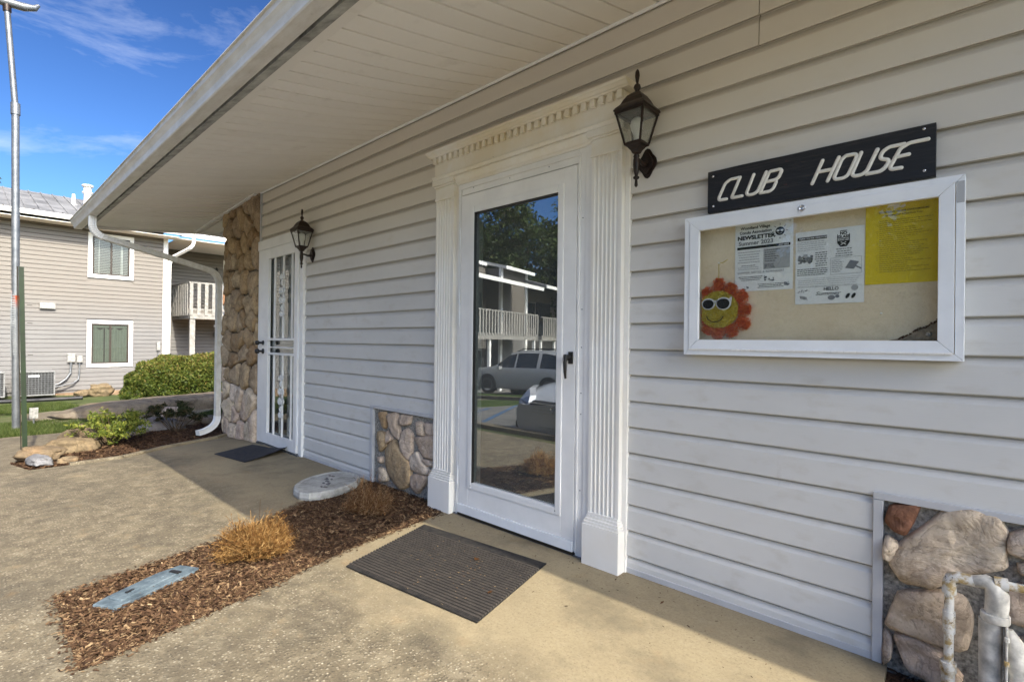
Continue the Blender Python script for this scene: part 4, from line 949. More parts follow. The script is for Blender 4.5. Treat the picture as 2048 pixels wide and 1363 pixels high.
T(NL, 'Woodland Village', .0115, -.768, 1.6025, bold=.0004, w_=.98); T(NL, 'Condo Association', .0115, -.772, 1.5840, bold=.0004, w_=.98)
T(NL, 'NEWSLETTER', .0155, -.780, 1.5605, bold=.0010, w_=1.08); T(NL, 'Summer 2023', .0165, -.776, 1.5375, M_INKG, .0007, 1.02)
MB().box(-.781, -.578, yi-.0003, yi, 1.5200, 1.5310).build('black_band', M_INK, NL); text('lettering', 'JULY 2023', M_PAPER, .0058, -.584, yi-.0006, 1.5228, NL, .0002, 'RIGHT', 1, 0, .0002)
mb = MB(); sx_, sz_ = -.616, 1.5800
mb.prism([(sx_+.017*math.cos(a*math.pi/10), sz_+.017*math.sin(a*math.pi/10)) for a in range(20)], yi, yi-.0003)
for a in range(8):
    c_, s_ = math.cos(a*math.pi/4), math.sin(a*math.pi/4); mb.obox((sx_+c_*.0255, yi-.0002, sz_+s_*.0265), (c_*.0045, 0, s_*.0045), (0, .0002, 0), (-s_*.0008, 0, c_*.0008))
mb.build('sun_drawing', M_INK, NL)
mb = MB()
for q in (-1, 1): mb.prism([(sx_+q*.0075+.0058*math.cos(a*math.pi/6), sz_+.002+.0038*math.sin(a*math.pi/6)) for a in range(12)], yi-.0005, yi-.0007)
mb.box(sx_-.013, sx_+.013, yi-.0007, yi-.0005, sz_+.0058, sz_+.0066); mb.tube([(sx_-.008, yi-.0006, sz_-.006), (sx_-.003, yi-.0006, sz_-.0095), (sx_+.003, yi-.0006, sz_-.0095), (sx_+.008, yi-.0006, sz_-.006)], .0007, 4)
mb.build('sun_face', M_PAPER, NL)
MB().box(-.677, -.579, yi-.0002, yi, 1.432, 1.5150).build('grey_panel', M_INKL, NL)
scrib(NL, -.780, -.688, 1.508, 5, .0105, .0022, M_INKG, yi, 3, .2, True); scrib(NL, -.672, -.610, 1.508, 6, .0088, .0024, M_INK, yi-.0004, 4, .4); scrib(NL, -.672, -.620, 1.452, 4, .0045, .0016, M_INK, yi-.0004, 5, .5)
scrib(NL, -.766, -.706, 1.452, 1, .01, .0022, M_INK, yi, 6, .1, True); scrib(NL, -.780, -.692, 1.444, 2, .0075, .0016, M_INKG, yi, 7, .2, True)
T(NL, 'SUMMER NOTES & REMINDERS', .0085, -.779, 1.4185, M_INKG, .0000, .98, sp=1.12)
scrib(NL, -.778, -.676, 1.405, 3, .0066, .0022, M_INK, yi, 8, .3, True); scrib(NL, -.705, -.595, 1.372, 3, .0066, .0022, M_INK, yi, 9, .3, True)
def blot(o, x, z, w_, h_, seed, mat=M_INKG, n_=14):
    r_ = random.Random(seed); mb = MB()
    for i in range(n_):
        a = r_.uniform(-1, 1)*w_/2*.8; b = r_.uniform(-1, 1)*h_/2*.8; r = r_.uniform(.08, .22)*min(w_, h_)
        mb.prism([(x+a+r*math.cos(k*math.pi/4)*r_.uniform(.6, 1.3), z+b+r*math.sin(k*math.pi/4)*.8) for k in range(8)], yi-.0002*(i % 3), yi-.0003-.0002*(i % 3))
    mb.build('small_drawing', mat, o)
blot(NL, -.668, 1.396, .014, .024, 1, M_INK); blot(NL, -.648, 1.390, .026, .018, 2); blot(NL, -.590, 1.366, .022, .022, 3); blot(NL, -.745, 1.358, .026, .018, 4)
NT = sheet('pool_notice_sheet', -.559, -.334, 1.283, 1.5635, yp-.0006, M_PAPER, 'white pool rules sheet hanging lowest in the notice case, marked NO GLASS', 1); yi = yp-.0018
MB().box(-.552, -.452, yi-.0003, yi, 1.5300, 1.5420).build('black_band', M_INK, NT)
text('lettering', 'THANK YOU FOR YOUR PATIENCE!', M_PAPER, .0052, -.547, yi-.0006, 1.5333, NT, .0002, 'LEFT', .90, 0, .0002)
scrib(NT, -.552, -.452, 1.522, 5, .0078, .0014, M_INKG, yi, 11, .2)
mb = MB(); mb.prism(smooth_poly([(-.419, 1.492), (-.379, 1.492), (-.379, 1.552), (-.419, 1.552)], 1), yi, yi-.0002); mb.build('sign_drawing', M_INK, NT)
MB().box(-.4165, -.3815, yi-.0005, yi-.0003, 1.5215, 1.5490).build('sign_drawing', M_PAPER, NT)
text('lettering', 'NO', M_INK, .0100, -.399, yi-.0008, 1.5370, NT, .0008, 'CENTER', 1, 0, .0002); text('lettering', 'GLASS', M_INK, .0098, -.399, yi-.0008, 1.5240, NT, .0008, 'CENTER', .95, 0, .0002)
text('lettering', 'IN POOL AREA', M_PAPER, .0042, -.399, yi-.0006, 1.5145, NT, .0002, 'CENTER', .9, 0, .0002)
mb = MB()
for q in (1, -1): mb.obox((-.399, yi-.0005, 1.504), (.0085, 0, q*.0055), (0, .0002, 0), (-q*.0006, 0, .0009))
mb.build('sign_drawing', M_PAPER, NT)
scrib(NT, -.428, -.366, 1.484, 4, .0085, .0022, M_INK, yi, 12, .35, True)
blot(NT, -.524, 1.455, .056, .034, 5, M_INKG, 30); blot(NT, -.522, 1.455, .05, .022, 15, M_INK, 10)
MB().box(-.531, -.517, yi-.0012, yi-.0010, 1.463, 1.476).build('small_drawing', M_INKL, NT)
scrib(NT, -.492, -.450, 1.478, 7, .0082, .0026, M_INK, yi, 13, .3, True); scrib(NT, -.552, -.448, 1.418, 4, .0075, .0026, M_INK, yi, 14, .15)
for b_ in ((-.440, -.342, 1.4515, 1.4523), (-.440, -.342, 1.3905, 1.3913), (-.4400, -.4393, 1.3913, 1.4515), (-.3428, -.342, 1.3913, 1.4515)): MB().box(b_[0], b_[1], yi-.0002, yi, b_[2], b_[3]).build('box_line', M_INKG, NT)
scrib(NT, -.436, -.398, 1.443, 7, .0070, .0018, M_INKG, yi, 15, .3)
mb = MB(); mb.prism([(-.393, 1.412), (-.366, 1.406), (-.350, 1.432), (-.377, 1.440)], yi, yi-.0002); mb.obox((-.352, yi-.0003, 1.412), (.010, 0, -.006), (0, .0002, 0), (.0012, 0, .002)); mb.build('small_drawing', M_INKG, NT)
MB().box(-.553, -.340, yi-.0002, yi, 1.3800, 1.3806).box(-.553, -.340, yi-.0002, yi, 1.3475, 1.3481).build('box_line', M_INKG, NT)
scrib(NT, -.549, -.345, 1.3735, 4, .0075, .0012, M_INKG, yi, 16, .08)
T(NT, 'HELLO', .0120, -.462, 1.3330, bold=.0003, w_=.95); text('lettering', 'Summer', M_INK, .0135, -.490, yi, 1.3155, NT, 0, 'LEFT', 1.25, .35, .0002)
blot(NT, -.532, 1.331, .044, .014, 21, M_INKG, 14); mb = MB()
for i in range(6): mb.obox((-.540+i*.0042, yi-.0002, 1.310-i*.001), (.0008, 0, 0), (0, .0002, 0), (.0022, 0, -.0065))
mb.build('small_drawing', M_INK, NT)
mb = MB(); mb.prism([(-.436+.012*math.cos(a*math.pi/8), 1.305+.009*math.sin(a*math.pi/8)) for a in range(16)], yi, yi-.0002); mb.prism([(-.417+.007*math.cos(a*math.pi/8), 1.309+.006*math.sin(a*math.pi/8)) for a in range(16)], yi, yi-.0002); mb.build('sunglasses_drawing', M_INKG, NT)
MB().prism([(-.3625+.011*math.cos(a*math.pi/8), 1.338+.010*math.sin(a*math.pi/8)) for a in range(16)], yi, yi-.0002).build('ball_drawing', M_INKL, NT)
mb = MB()
for dx in (0, .018): mb.prism([(-.384+dx+.006*math.cos(a*math.pi/6)+.004*math.sin(a*math.pi/6), 1.309+.010*math.sin(a*math.pi/6)) for a in range(12)], yi-.0002*(dx > 0), yi-.0003-.0002*(dx > 0))
mb.build('sandals_drawing', M_INK, NT)
YL = sheet('yellow_rules_sheet', -.3315, -.1285, 1.3445, 1.632, yp, M_YEL, 'yellow sheet of printed rules filling the upper corner of the notice case'); yi = yp-.0012
T(YL, 'WOODLAND VILLAGE CONDOMINIUMS', .0058, -.222, 1.5945, M_INKY, .0002, .92, 'CENTER'); T(YL, 'Swimming Pool & Pool Deck Rules', .0055, -.222, 1.5830, M_INKY, .0001, .95, 'CENTER')
scrib(YL, -.290, -.140, 1.567, 26, .0072, .0014, M_INKY, yi, 31, .55, False, True)
def pin(x_, z_, y_, label, mat=M_WHITE):
    P_ = thing('push_pin', (x_, y_, z_), label, 'pin', 'push pins in the notice case'); mb = MB(); mb.lathe([(.0030, 0), (.0022, .002), (.0018, .006), (.0036, .008), (.0034, .0098), (.0005, .0102)], (0, 0, 0), 10)
    mb.xf(lambda p: Vector((x_+p.x, y_-p.z, z_+p.y))); mb.build('pin_body', mat, P_)
pin(-.282, 1.241, -.0325, 'white push pin alone on the bare cork under the yellow sheet')
pin(-.7825, 1.614, -.0355, 'clear push pin in the upper left corner of the newsletter'); pin(-.5785, 1.617, -.0355, 'clear push pin in the upper right corner of the newsletter')
pin(-.856, 1.474, -.0325, 'clear push pin holding the yellow string of the tinsel sun')
# tinsel sun decoration
SN = thing('sun_decoration', (-.852, -.045, 1.273), 'orange and yellow tinsel sun with white sunglasses hanging in the notice case', 'decoration')
pet = [(-.918, 1.362), (-.852, 1.405), (-.790, 1.378), (-.738, 1.335), (-.722, 1.270), (-.728, 1.200), (-.788, 1.160), (-.856, 1.150), (-.908, 1.172), (-.940, 1.235), (-.945, 1.300)]
C_, Tn = [], []
for px, pz in pet:
    n_ = 1300; t_ = nrg.uniform(.50, 1.0, n_)**.7; w_ = .030*np.sqrt(np.clip(1-((t_-.72)/.36)**2, 0, 1)); lat = nrg.normal(0, .42, n_).clip(-1, 1)*w_
    dx, dz = px+.852, pz-1.273; L = math.hypot(dx, dz); ux, uz = dx/L, dz/L
    C_.append(np.stack([-.852+dx*t_-uz*lat, -.046+nrg.uniform(-.006, .006, n_), 1.273+dz*t_+ux*lat], 1))
C_ = np.concatenate(C_); C_ = C_[(C_[:, 0] > -.924) & (C_[:, 2] > 1.146)]; C_[:, 1] -= 0
V, F = leaves(C_, .0085, aspect=.11); fast('petals', V, F, M_ORG, SN, nrg.uniform(0, 1, len(F)))
n_ = 6500; a = nrg.uniform(0, 2*math.pi, n_); r = .083*np.sqrt(nrg.uniform(0, 1, n_)); C_ = np.stack([-.852+r*np.cos(a), -.053+nrg.uniform(-.004, .004, n_)-.006*(1-(r/.083)**2), 1.273+r*np.sin(a)*.95], 1); C_ = C_[C_[:, 0] > -.922]
V, F = leaves(C_, .0050, aspect=.2); fast('face', V, F, M_YTIN, SN, nrg.uniform(0, 1, len(F)))
mb = MB(); mb.prism([(-.852+.082*math.cos(k*math.pi/16), 1.273+.078*math.sin(k*math.pi/16)) for k in range(32) if math.cos(k*math.pi/16) > -.86], -.044, -.050); mb.build('backing_disc', M_YEL, SN)
def lensshape(cx, cz, rx, rz, n_=20): return [(cx+rx*math.cos(k*2*math.pi/n_), cz+rz*math.sin(k*2*math.pi/n_)*(1 if math.sin(k*2*math.pi/n_) < 0 else .86)) for k in range(n_)]
mb = MB(); mb.prism(lensshape(-.890, 1.299, .029, .026), -.0618, -.0645); mb.prism(lensshape(-.826, 1.299, .032, .029), -.0618, -.0645); mb.box(-.866, -.850, -.0645, -.0618, 1.300, 1.312); mb.prism([(-.806, 1.315), (-.792, 1.326), (-.794, 1.296)], -.0622, -.0644)
mb.build('sunglasses_frame', M_WHITE, SN)
MB().prism(lensshape(-.8905, 1.298, .0240, .0215), -.0648, -.0656).build('lens', M_BLKG, SN); MB().prism(lensshape(-.8265, 1.298, .0265, .0240), -.0648, -.0656).build('lens', M_BLKG, SN)
MB().tube([(-.898, -.0630, 1.244), (-.890, -.0635, 1.230), (-.876, -.064, 1.222), (-.862, -.064, 1.219), (-.846, -.064, 1.222), (-.834, -.0635, 1.231), (-.826, -.0630, 1.244)], .0018, 6).build('smile', M_BLKG, SN)
MB().tube([(-.852, -.050, 1.395), (-.853, -.046, 1.44), (-.856, -.040, 1.474), (-.84, -.041, 1.4735), (-.818, -.042, 1.485)], .0013, 6).build('string', M_YTIN, SN)

# ---------------- white pipework by the corner ----------------
PV = thing('pipe_assembly', (-.03, -.12, 0), 'flaking white pipes and valve standing in front of the pale foundation stones', 'pipework')
MB().tube([(-.088, -.125, -.05), (-.088, -.125, .375)], .0125, 16).build('riser_pipe', M_PIPE, PV)
MB().tube([(-.088, -.125, .225), (-.088, -.125, .292)], .0160, 16).build('coupling', M_PIPE, PV)
MB().lathe([(.019, .0), (.019, .055), (.017, .062), (.017, .10), (.021, .104), (.021, .132)], (-.089, -.125, .0), 16).build('lower_fitting', M_PIPE, PV)
MB().tube([(-.088, -.125, .348), (-.088, -.125, .378), (-.082, -.125, .397), (-.066, -.125, .404), (-.030, -.125, .404), (-.008, -.125, .408)], [.0185, .0185, .0185, .0180, .0165, .018], 14).build('elbow', M_PIPE, PV)
MB().tube([(-.030, -.125, .404), (-.004, -.125, .412), (.014, -.125, .402), (.022, -.125, .380), (.022, -.125, .352), (.020, -.125, .325)], [.017, .021, .026, .028, .028, .027], 16).build('valve_elbow', M_PIPEW, PV)
MB().lathe([(.028, .0), (.034, .0), (.034, .024), (.028, .024)], (.018, -.125, .300), 16).build('union_nut', M_PIPEW, PV, .002)
MB().tube([(.008, -.125, .300), (.008, -.125, -.04)], [.028, .025], 18).build('valve_body', M_PIPEW, PV)
MB().box(.040, .046, -.165, -.085, -.02, .300).build('valve_flange', M_PIPEW, PV, .002)
MB().tube([(.048, -.125, .285), (.060, -.125, .25), (.066, -.125, .18), (.070, -.125, .12), (.085, -.125, .085), (.20, -.125, .075)], [.010, .022, .026, .026, .024, .018], 14).build('side_body', M_PIPEW, PV)
for z_ in (.27, .20, .13): MB().lathe([(.006, -.006), (.006, .006)], (.043, -.168, z_), 6, False).build('bolt', M_PIPE, PV)
MB().tube([(.030, -.125, .414), (.40, -.115, .425)], .0125, 14).build('branch_pipe', M_PIPE, PV)
MB().tube([(.016, -.125, .413), (.046, -.124, .4145)], .0205, 14).build('branch_collar', M_PIPE, PV); MB().tube([(.085, -.1235, .4157), (.105, -.123, .4163)], .0155, 14).build('coupling', M_PIPE, PV)

# ---------------- on the concrete ----------------
def mat4(nm, cs, z, th, mat): pass
MT = thing('ribbed_doormat', (-1.99, -.59, 0), 'brown black ribbed rubber mat in front of the white storm door', 'doormat')
A, B, Cc, Dd = [Vector((x_, y_, 0)) for x_, y_ in ((-2.512, -.323), (-1.635, -.230), (-1.487, -.847), (-2.326, -.951))]
def mp_(u, v, z): p = A.lerp(B, u).lerp(Dd.lerp(Cc, u), v); return (p.x, p.y, z)
mb = MB(); mb.add([mp_(0, 0, .006), mp_(1, 0, .006), mp_(1, 1, .006), mp_(0, 1, .006), mp_(0, 0, .0015), mp_(1, 0, .0015), mp_(1, 1, .0015), mp_(0, 1, .0015)], [(0, 1, 2, 3), (7, 6, 5, 4), (0, 4, 5, 1), (1, 5, 6, 2), (2, 6, 7, 3), (3, 7, 4, 0)]); mb.build('base', M_MATE, MT)
NR = 26
for i in range(NR):
    v0 = .125+(.985-.125)*i/NR; v1 = v0+(.985-.125)/NR*.58
    mb = MB(); mb.add([mp_(.003, v0, .0062), mp_(.997, v0, .0062), mp_(.997, v1, .0062), mp_(.003, v1, .0062), mp_(.003, v0+.0015, .0125), mp_(.997, v0+.0015, .0125), mp_(.997, v1-.0015, .0125), mp_(.003, v1-.0015, .0125)], [(4, 5, 6, 7), (0, 1, 5, 4), (1, 2, 6, 5), (2, 3, 7, 6), (3, 0, 4, 7)])
    mb.build('rib', M_MAT, MT)
mb = MB(); mb.add([mp_(-.002, .0, .0062), mp_(1.002, .0, .0062), mp_(1.002, .115, .0062), mp_(-.002, .115, .0062), mp_(0, .012, .0095), mp_(1, .012, .0095), mp_(1, .105, .0095), mp_(0, .105, .0095)], [(4, 5, 6, 7), (0, 1, 5, 4), (1, 2, 6, 5), (2, 3, 7, 6), (3, 0, 4, 7)]); mb.build('smooth_border', M_MATE, MT)
M2_ = thing('dark_doormat', (-5.4, -.3, 0), 'flat blue black mat with a curled corner outside the security door', 'doormat')
A2, B2, C2_, D2 = [Vector((x_, y_, 0)) for x_, y_ in ((-5.726, -.144), (-5.09, -.02), (-4.937, -.499), (-5.505, -.581))]
mb = MB(); N_ = 14
for j in range(N_+1):
    for i in range(N_+1):
        u, v = i/N_, j/N_; p = A2.lerp(B2, u).lerp(D2.lerp(C2_, u), v); z_ = .006+.075*max(0, u-.62+(.35-v)*.45)**1.6*2.2*(1 if v < .8 else .6)
        mb.v.append((p.x, p.y, min(z_, .075)+.0015*noise.noise(Vector((p.x*9, p.y*9, 0)))))
nn = len(mb.v); mb.v += [(x_, y_, max(z_-.005, .0012)) for x_, y_, z_ in mb.v]
for j in range(N_):
    for i in range(N_):
        k = j*(N_+1)+i; q = (k, k+1, k+N_+2, k+N_+1); mb.f += [q, tuple(nn+a_ for a_ in q[::-1])]; mb.sm += [True, True]
mb.build('mat_sheet', M_MAT2, M2_)
SS = thing('stepping_stone', (-3.65, -.38, 0), 'pale octagonal cast stepping stone lying near the siding corner', 'stepping stone')
P8 = [(-3.693, -.626), (-3.869, -.456), (-3.923, -.228), (-3.869, -.103), (-3.644, -.085), (-3.475, -.24), (-3.405, -.50), (-3.470, -.640)]
mb = MB(); cx_, cy_ = -3.66, -.37; rings = [(1.0, .002), (1.02, .022), (1.0, .046), (.965, .056), (.90, .055), (.88, .051), (.5, .052)]; Q = smooth_poly(P8, 1); n_ = len(Q)
for s_, z_ in rings: mb.v += [(cx_+(x_-cx_)*s_, cy_+(y_-cy_)*s_, z_+.002*noise.noise(Vector((x_*9, y_*9, s_*3)))) for x_, y_ in Q]
mb.f = [(i*n_+k, i*n_+(k+1) % n_, (i+1)*n_+(k+1) % n_, (i+1)*n_+k) for i in range(len(rings)-1) for k in range(n_)]+[tuple(range(6*n_, 7*n_)), tuple(range(n_-1, -1, -1))]; mb.sm = [False]*len(mb.f)
mb.build('slab', M_STEP, SS)
mb = MB()
for i in range(11):
    a = (-3.80+.027*i, -.27-.018*i+.03*math.sin(i*1.9)); mb.obox((a[0], a[1], .0545), (.016, .005*math.sin(i*2.7), 0), (-.004, .008, 0), (0, 0, .0012))
mb.build('worn_relief', M_SLATE, SS, kind='stuff')
# meter cover half buried in mulch
MC = thing('utility_cover', (-2.76, -1.67, 0), 'blue grey iron meter lid half buried in the mulch bed', 'utility cover')
AX = Vector((-.165, .33, 0)); ax = AX.normalized(); sx = Vector((ax.y, -ax.x, 0)); c0_ = Vector((-2.765, -1.675, .000))
def mo(u, v, z, du, dv, dz): return c0_+ax*u+sx*v+Vector((0, 0, z)), ax*du, sx*dv, Vector((0, 0, dz))
Q = [(-.20, -.055), (-.19, .050), (-.12, .062), (.17, .072), (.205, .060), (.200, -.050), (.10, -.075), (-.13, -.068)]
mb = MB(); mb.v = [tuple(c0_+ax*a_+sx*b_+Vector((0, 0, .012))) for a_, b_ in Q]+[tuple(c0_+ax*a_*1.02+sx*b_*1.04+Vector((0, 0, -.02))) for a_, b_ in Q]; mb.f = [tuple(range(8))]+[(i, (i+1) % 8, 8+(i+1) % 8, 8+i) for i in range(8)]; mb.sm = [False]*9; mb.build('frame', M_METER, MC, .003)
MB().obox(*mo(-.02, .0, .015, .13, .036, .005)).build('lid', M_METER, MC, .003)
for u_ in (-.055, .035): MB().obox(*mo(u_, .0, .0215, .030, .012, .002)).build('raised_pad', M_METER, MC, .002)
MB().obox(*mo(.13, .0, .014, .010, .028, .003)).build('slot', M_BLACK, MC); MB().obox(*mo(-.085, 0, .0235, .018, .006, .0012)).build('slot', M_BLACK, MC)

def chips(nm, poly, n, L, mat, zoff, tone=(0, 1), lift=.012, excl=None, label=None):
    P = scatter(poly, n)
    if excl is not None:
        d = P-np.array([c0_.x, c0_.y]); u = d@np.array([ax.x, ax.y]); v = d@np.array([sx.x, sx.y]); P = P[~((abs(u) < .16) & (abs(v) < .036))]
    n = len(P); z = gzv(P)+zoff+nrg.uniform(0, lift, n); C = np.column_stack([P, z])
    a = nrg.uniform(0, 2*math.pi, n); l_ = L*nrg.uniform(.4, 1.3, n)*(nrg.random(n)**.6+.35); w_ = l_*nrg.uniform(.08, .38, n)
    U = np.column_stack([np.cos(a)*l_, np.sin(a)*l_, l_*nrg.normal(0, .28, n)]); W_ = np.column_stack([-np.sin(a)*w_, np.cos(a)*w_, w_*nrg.normal(0, .4, n)])
    V, F = quads(C, U, W_); t_ = nrg.beta(1.6, 2.2, n)*(tone[1]-tone[0])+tone[0]
    return fast(nm, V, F, mat, None, t_, kind='stuff', label=label)
chips('mulch', BED1, 60000, .0105, M_CHIP, -.010, (.05, 1), .016, excl=1, label='brown shredded bark mulch filling the bed between the concrete slabs')
chips('mulch', BED2, 45000, .014, M_CHIP, -.004, (0, .75), .016, label='dark bark mulch in the planting bed by the downspout')
chips('mulch', [(-.25, .0), (-.235, -.30), (-.2, -.5), (1.2, -.5), (1.2, .0)], 8000, .012, M_CHIP, -.028, (0, .6), .014, label='dark mulch at the foot of the foundation stones')
# loose chips spilled on the slab and leaf bits
def litter(label, pts, n, spread, L, tone, z):
    k = nrg.integers(0, len(pts), n); P = np.array(pts)[k]+nrg.normal(0, spread, (n, 2)); a = nrg.uniform(0, 6.28, n); l_ = L*nrg.uniform(.4, 1.3, n); w_ = l_*nrg.uniform(.2, .5, n)
    C = np.column_stack([P, np.full(n, z)+nrg.uniform(0, .003, n)]); U = np.column_stack([np.cos(a)*l_, np.sin(a)*l_, l_*nrg.normal(0, .1, n)]); W_ = np.column_stack([-np.sin(a)*w_, np.cos(a)*w_, w_*0])
    V, F = quads(C, U, W_); fast('leaf_litter', V, F, M_CHIP, None, nrg.uniform(*tone, n), kind='stuff', label=label)
edge = []
for k_ in (8, 9, 10, 0, 1, 2, 7):
    a_, b_ = BED1[k_], BED1[(k_+1) % len(BED1)]; edge += [(a_[0]+(b_[0]-a_[0])*t_/30, a_[1]+(b_[1]-a_[1])*t_/30) for t_ in range(30)]
litter('scattered bark crumbs along the edge of the concrete', edge, 2200, .020, .0075, (0, 1), .003)
litter('tiny leaf bits caught on the ribbed mat', [(-2.0, -.55), (-1.8, -.62), (-1.9, -.72), (-2.2, -.5)], 90, .12, .0045, (.6, 1), .013)
litter('specks of leaf and grit on the concrete by the wall', [(-1.4, -.22), (-1.2, -.15), (-.9, -.2), (-.7, -.3), (-1.5, -.12), (-2.3, -.1), (-1.9, -.1)], 110, .12, .005, (0, .5), .003)
def dryleaf(x_, y_, z_, s_, label, tone, seed):
    r_ = random.Random(seed); o = thing('dry_leaf', (x_, y_, z_), label, 'leaf'); mb = MB(); a0_ = r_.uniform(0, 6)
    for q in range(3 if tone else 1):
        a = a0_+q*.7; c = Vector((x_, y_, z_+.004)); d = Vector((math.cos(a), math.sin(a), .15)); e = Vector((-d.y, d.x, .3))
        P = [c, c+d*s_*.5+e*s_*.18, c+d*s_, c+d*s_*.5-e*s_*.18+Vector((0, 0, .002))]; mb.add(P, [(0, 1, 2), (0, 2, 3)], True)
    mb.build('blade', M_DEAD if tone else M_DEADS, o)
dryleaf(-1.905, -.475, .012, .030, 'yellow dry leaf lying near the middle of the ribbed mat', 1, 1); dryleaf(-1.62, -.66, .012, .026, 'small tan dry leaf on the ribbed mat near its outer corner', 1, 2)
dryleaf(-1.03, -.20, .001, .030, 'curled dark brown leaf on bare concrete under the notice case', 0, 3); dryleaf(-2.62, -1.15, .001, .028, 'brown leaf scrap on the concrete beside the mulch bed', 1, 4)
# dead shrubs
def twigs(nm, c, r, h, n, mat, label, seed, tone=(0, 1)):
    o = thing(nm, c, label, 'dead plant'); g_ = np.random.default_rng(seed)
    V, F, T_ = [], [], []
    K = 5
    for i in range(n):
        a = g_.uniform(0, 2*math.pi); rr_ = r*math.sqrt(g_.uniform(0, 1)); st = np.array([c[0]+rr_*.35*math.cos(a), c[1]+rr_*.35*math.sin(a), c[2]-.01])
        hh = h*g_.uniform(.25, 1.0)*(1+.35*math.sin(3*a+seed)+.2*math.sin(5*a+2*seed)+(.5 if g_.random() < .03 else 0))*math.sqrt(max(.08, 1-(rr_/r)**2*.8)); en = np.array([c[0]+rr_*math.cos(a)+g_.normal(0, .02), c[1]+rr_*math.sin(a)+g_.normal(0, .02), c[2]+hh])
        md = (st+en)/2+np.array([g_.normal(0, .03), g_.normal(0, .03), h*.15]); pts = [st*(1-t)**2+2*md*t*(1-t)+en*t*t for t in np.linspace(0, 1, K)]
        w_ = .0011*g_.uniform(.5, 1.6); tn = g_.uniform(*tone); sdv = np.array([-math.sin(a+g_.normal(0, .7)), math.cos(a), g_.normal(0, .3)])
        for k in range(K-1):
            b = len(V); V += [pts[k]-sdv*w_, pts[k]+sdv*w_, pts[k+1]+sdv*w_*.7, pts[k+1]-sdv*w_*.7]; F.append((b, b+1, b+2, b+3)); T_.append(tn)
        for k in range(7):
            t = g_.uniform(.35, 1); p = st*(1-t)**2+2*md*t*(1-t)+en*t*t; d = g_.normal(size=3); d[2] = abs(d[2])*.6; d /= np.linalg.norm(d); l_ = g_.uniform(.008, .028); q = np.cross(d, [.3, .2, .9]); q = q/np.linalg.norm(q)*g_.uniform(.0006, .0017)
            b = len(V); V += [p-q, p+q, p+d*l_+q*.6, p+d*l_-q*.6]; F.append((b, b+1, b+2, b+3)); T_.append(min(1, max(0, tn+g_.normal(0, .2))))
    fast('twigs', np.array(V), np.array(F), mat, o, T_)
    return o
twigs('dead_shrub', (-2.80, -1.20, .0), .185, .165, 2300, M_DEAD, 'golden brown dead tufted shrub in the mulch where the shadow edge crosses it', 3, (.15, 1))
twigs('dead_shrub', (-2.97, -.44, .0), .17, .18, 900, M_DEADS, 'low brown withered shrub in shade beside the stepping stone', 5)
# ---------------- planting bed edge, posts, shrubs ----------------
def gr(x_, y_): return gz(x_, y_)
rock('garden_rock', (-6.50, -1.76, .03), (.20, .12, .065), 1.3, M_ROCK, R(35), label='flat tan rock under the foot of the green post', cat='rock')
rock('garden_rock', (-6.95, -1.50, -.01), (.24, .16, .10), 2.1, M_ROCK, R(60), label='long tan rock between the green post and the yellow shrub', cat='rock')
rock('garden_rock', (-7.45, -1.27, .0), (.27, .17, .13), 4.6, M_ROCK, R(40), label='tallest pale tan rock at the edge of the planting bed', cat='rock')
rock('garden_rock', (-6.19, -1.78, .02), (.15, .075, .04), 6.2, M_SLATE, R(10), label='flat blue grey slate beside the green post foot', cat='rock')
rock('garden_rock', (-6.10, -1.60, .01), (.075, .05, .03), 7.7, M_ROCK, R(70), label='small yellow pebble at the tip of the planting bed', cat='rock')
rock('garden_rock', (-8.25, -.62, -.06), (.42, .16, .11), 8.1, M_SLATE, R(70), label='dark grey rock behind the two bed shrubs', cat='rock')
rock('garden_rock', (-8.55, -.10, -.07), (.30, .14, .09), 9.4, M_ROCKG, R(60), label='low grey brown rock between the dark shrub and the downspout', cat='rock')
rock('garden_rock', (-8.35, .28, -.08), (.22, .12, .07), 3.9, M_ROCKG, R(30), label='small flat grey rock nearest the downspout foot', cat='rock')
# big fallen boulder across the lawn
def ledge(nm, a, b, wd, ht, seed, mat, label, zb):
    a, b = Vector((*a, 0)), Vector((*b, 0)); d = b-a; L = d.length; d.normalize(); s_ = Vector((-d.y, d.x, 0)); N1, N2 = 60, 20; V = []
    for i in range(N1+1):
        t = i/N1; taper = min(1, (t/.18))**.6*min(1, ((1-t)/.07))**.5
        for k in range(N2):
            a_ = 2*math.pi*k/N2; ca, sa = math.cos(a_), math.sin(a_); ca = math.copysign(abs(ca)**.7, ca); sa = math.copysign(abs(sa)**.6, sa)
            p = a+d*(L*t)+s_*(ca*wd/2*(.35+.65*taper)); z_ = sa*ht/2*max(.12, taper)
            q = Vector((t*L*.9, a_*.8, seed)); n_ = noise.noise(q)*.12+noise.noise(q*2.7)*.07+noise.noise(q*7)*.03
            p += s_*ca*n_+Vector((0, 0, 1))*(z_*(1+n_*1.5)+ht/2*.7+zb+gx(p.x)); V.append(p)
    F = [(i*N2+k, i*N2+(k+1) % N2, (i+1)*N2+(k+1) % N2, (i+1)*N2+k) for i in range(N1) for k in range(N2)]+[tuple(range(N2-1, -1, -1)), tuple(range(N1*N2, (N1+1)*N2))]
    mb = MB(); mb.add(V, F, True); o = mb.build(nm, mat); tag(o, label, 'rock'); return o
ledge('boulder', (-10.9, -1.25), (-12.6, 2.75), 1.0, .36, 2.2, M_ROCKG, 'very long low brown boulder lying across the lawn before the hedge', -.05)
rock('flat_rock', (-10.55, -.75, gx(-10.5)-.02), (.5, .75, .07), 5.3, M_ROCKG, R(20), flat=.4, label='flat brown slab of rock in the grass under the long boulder tip', cat='rock')
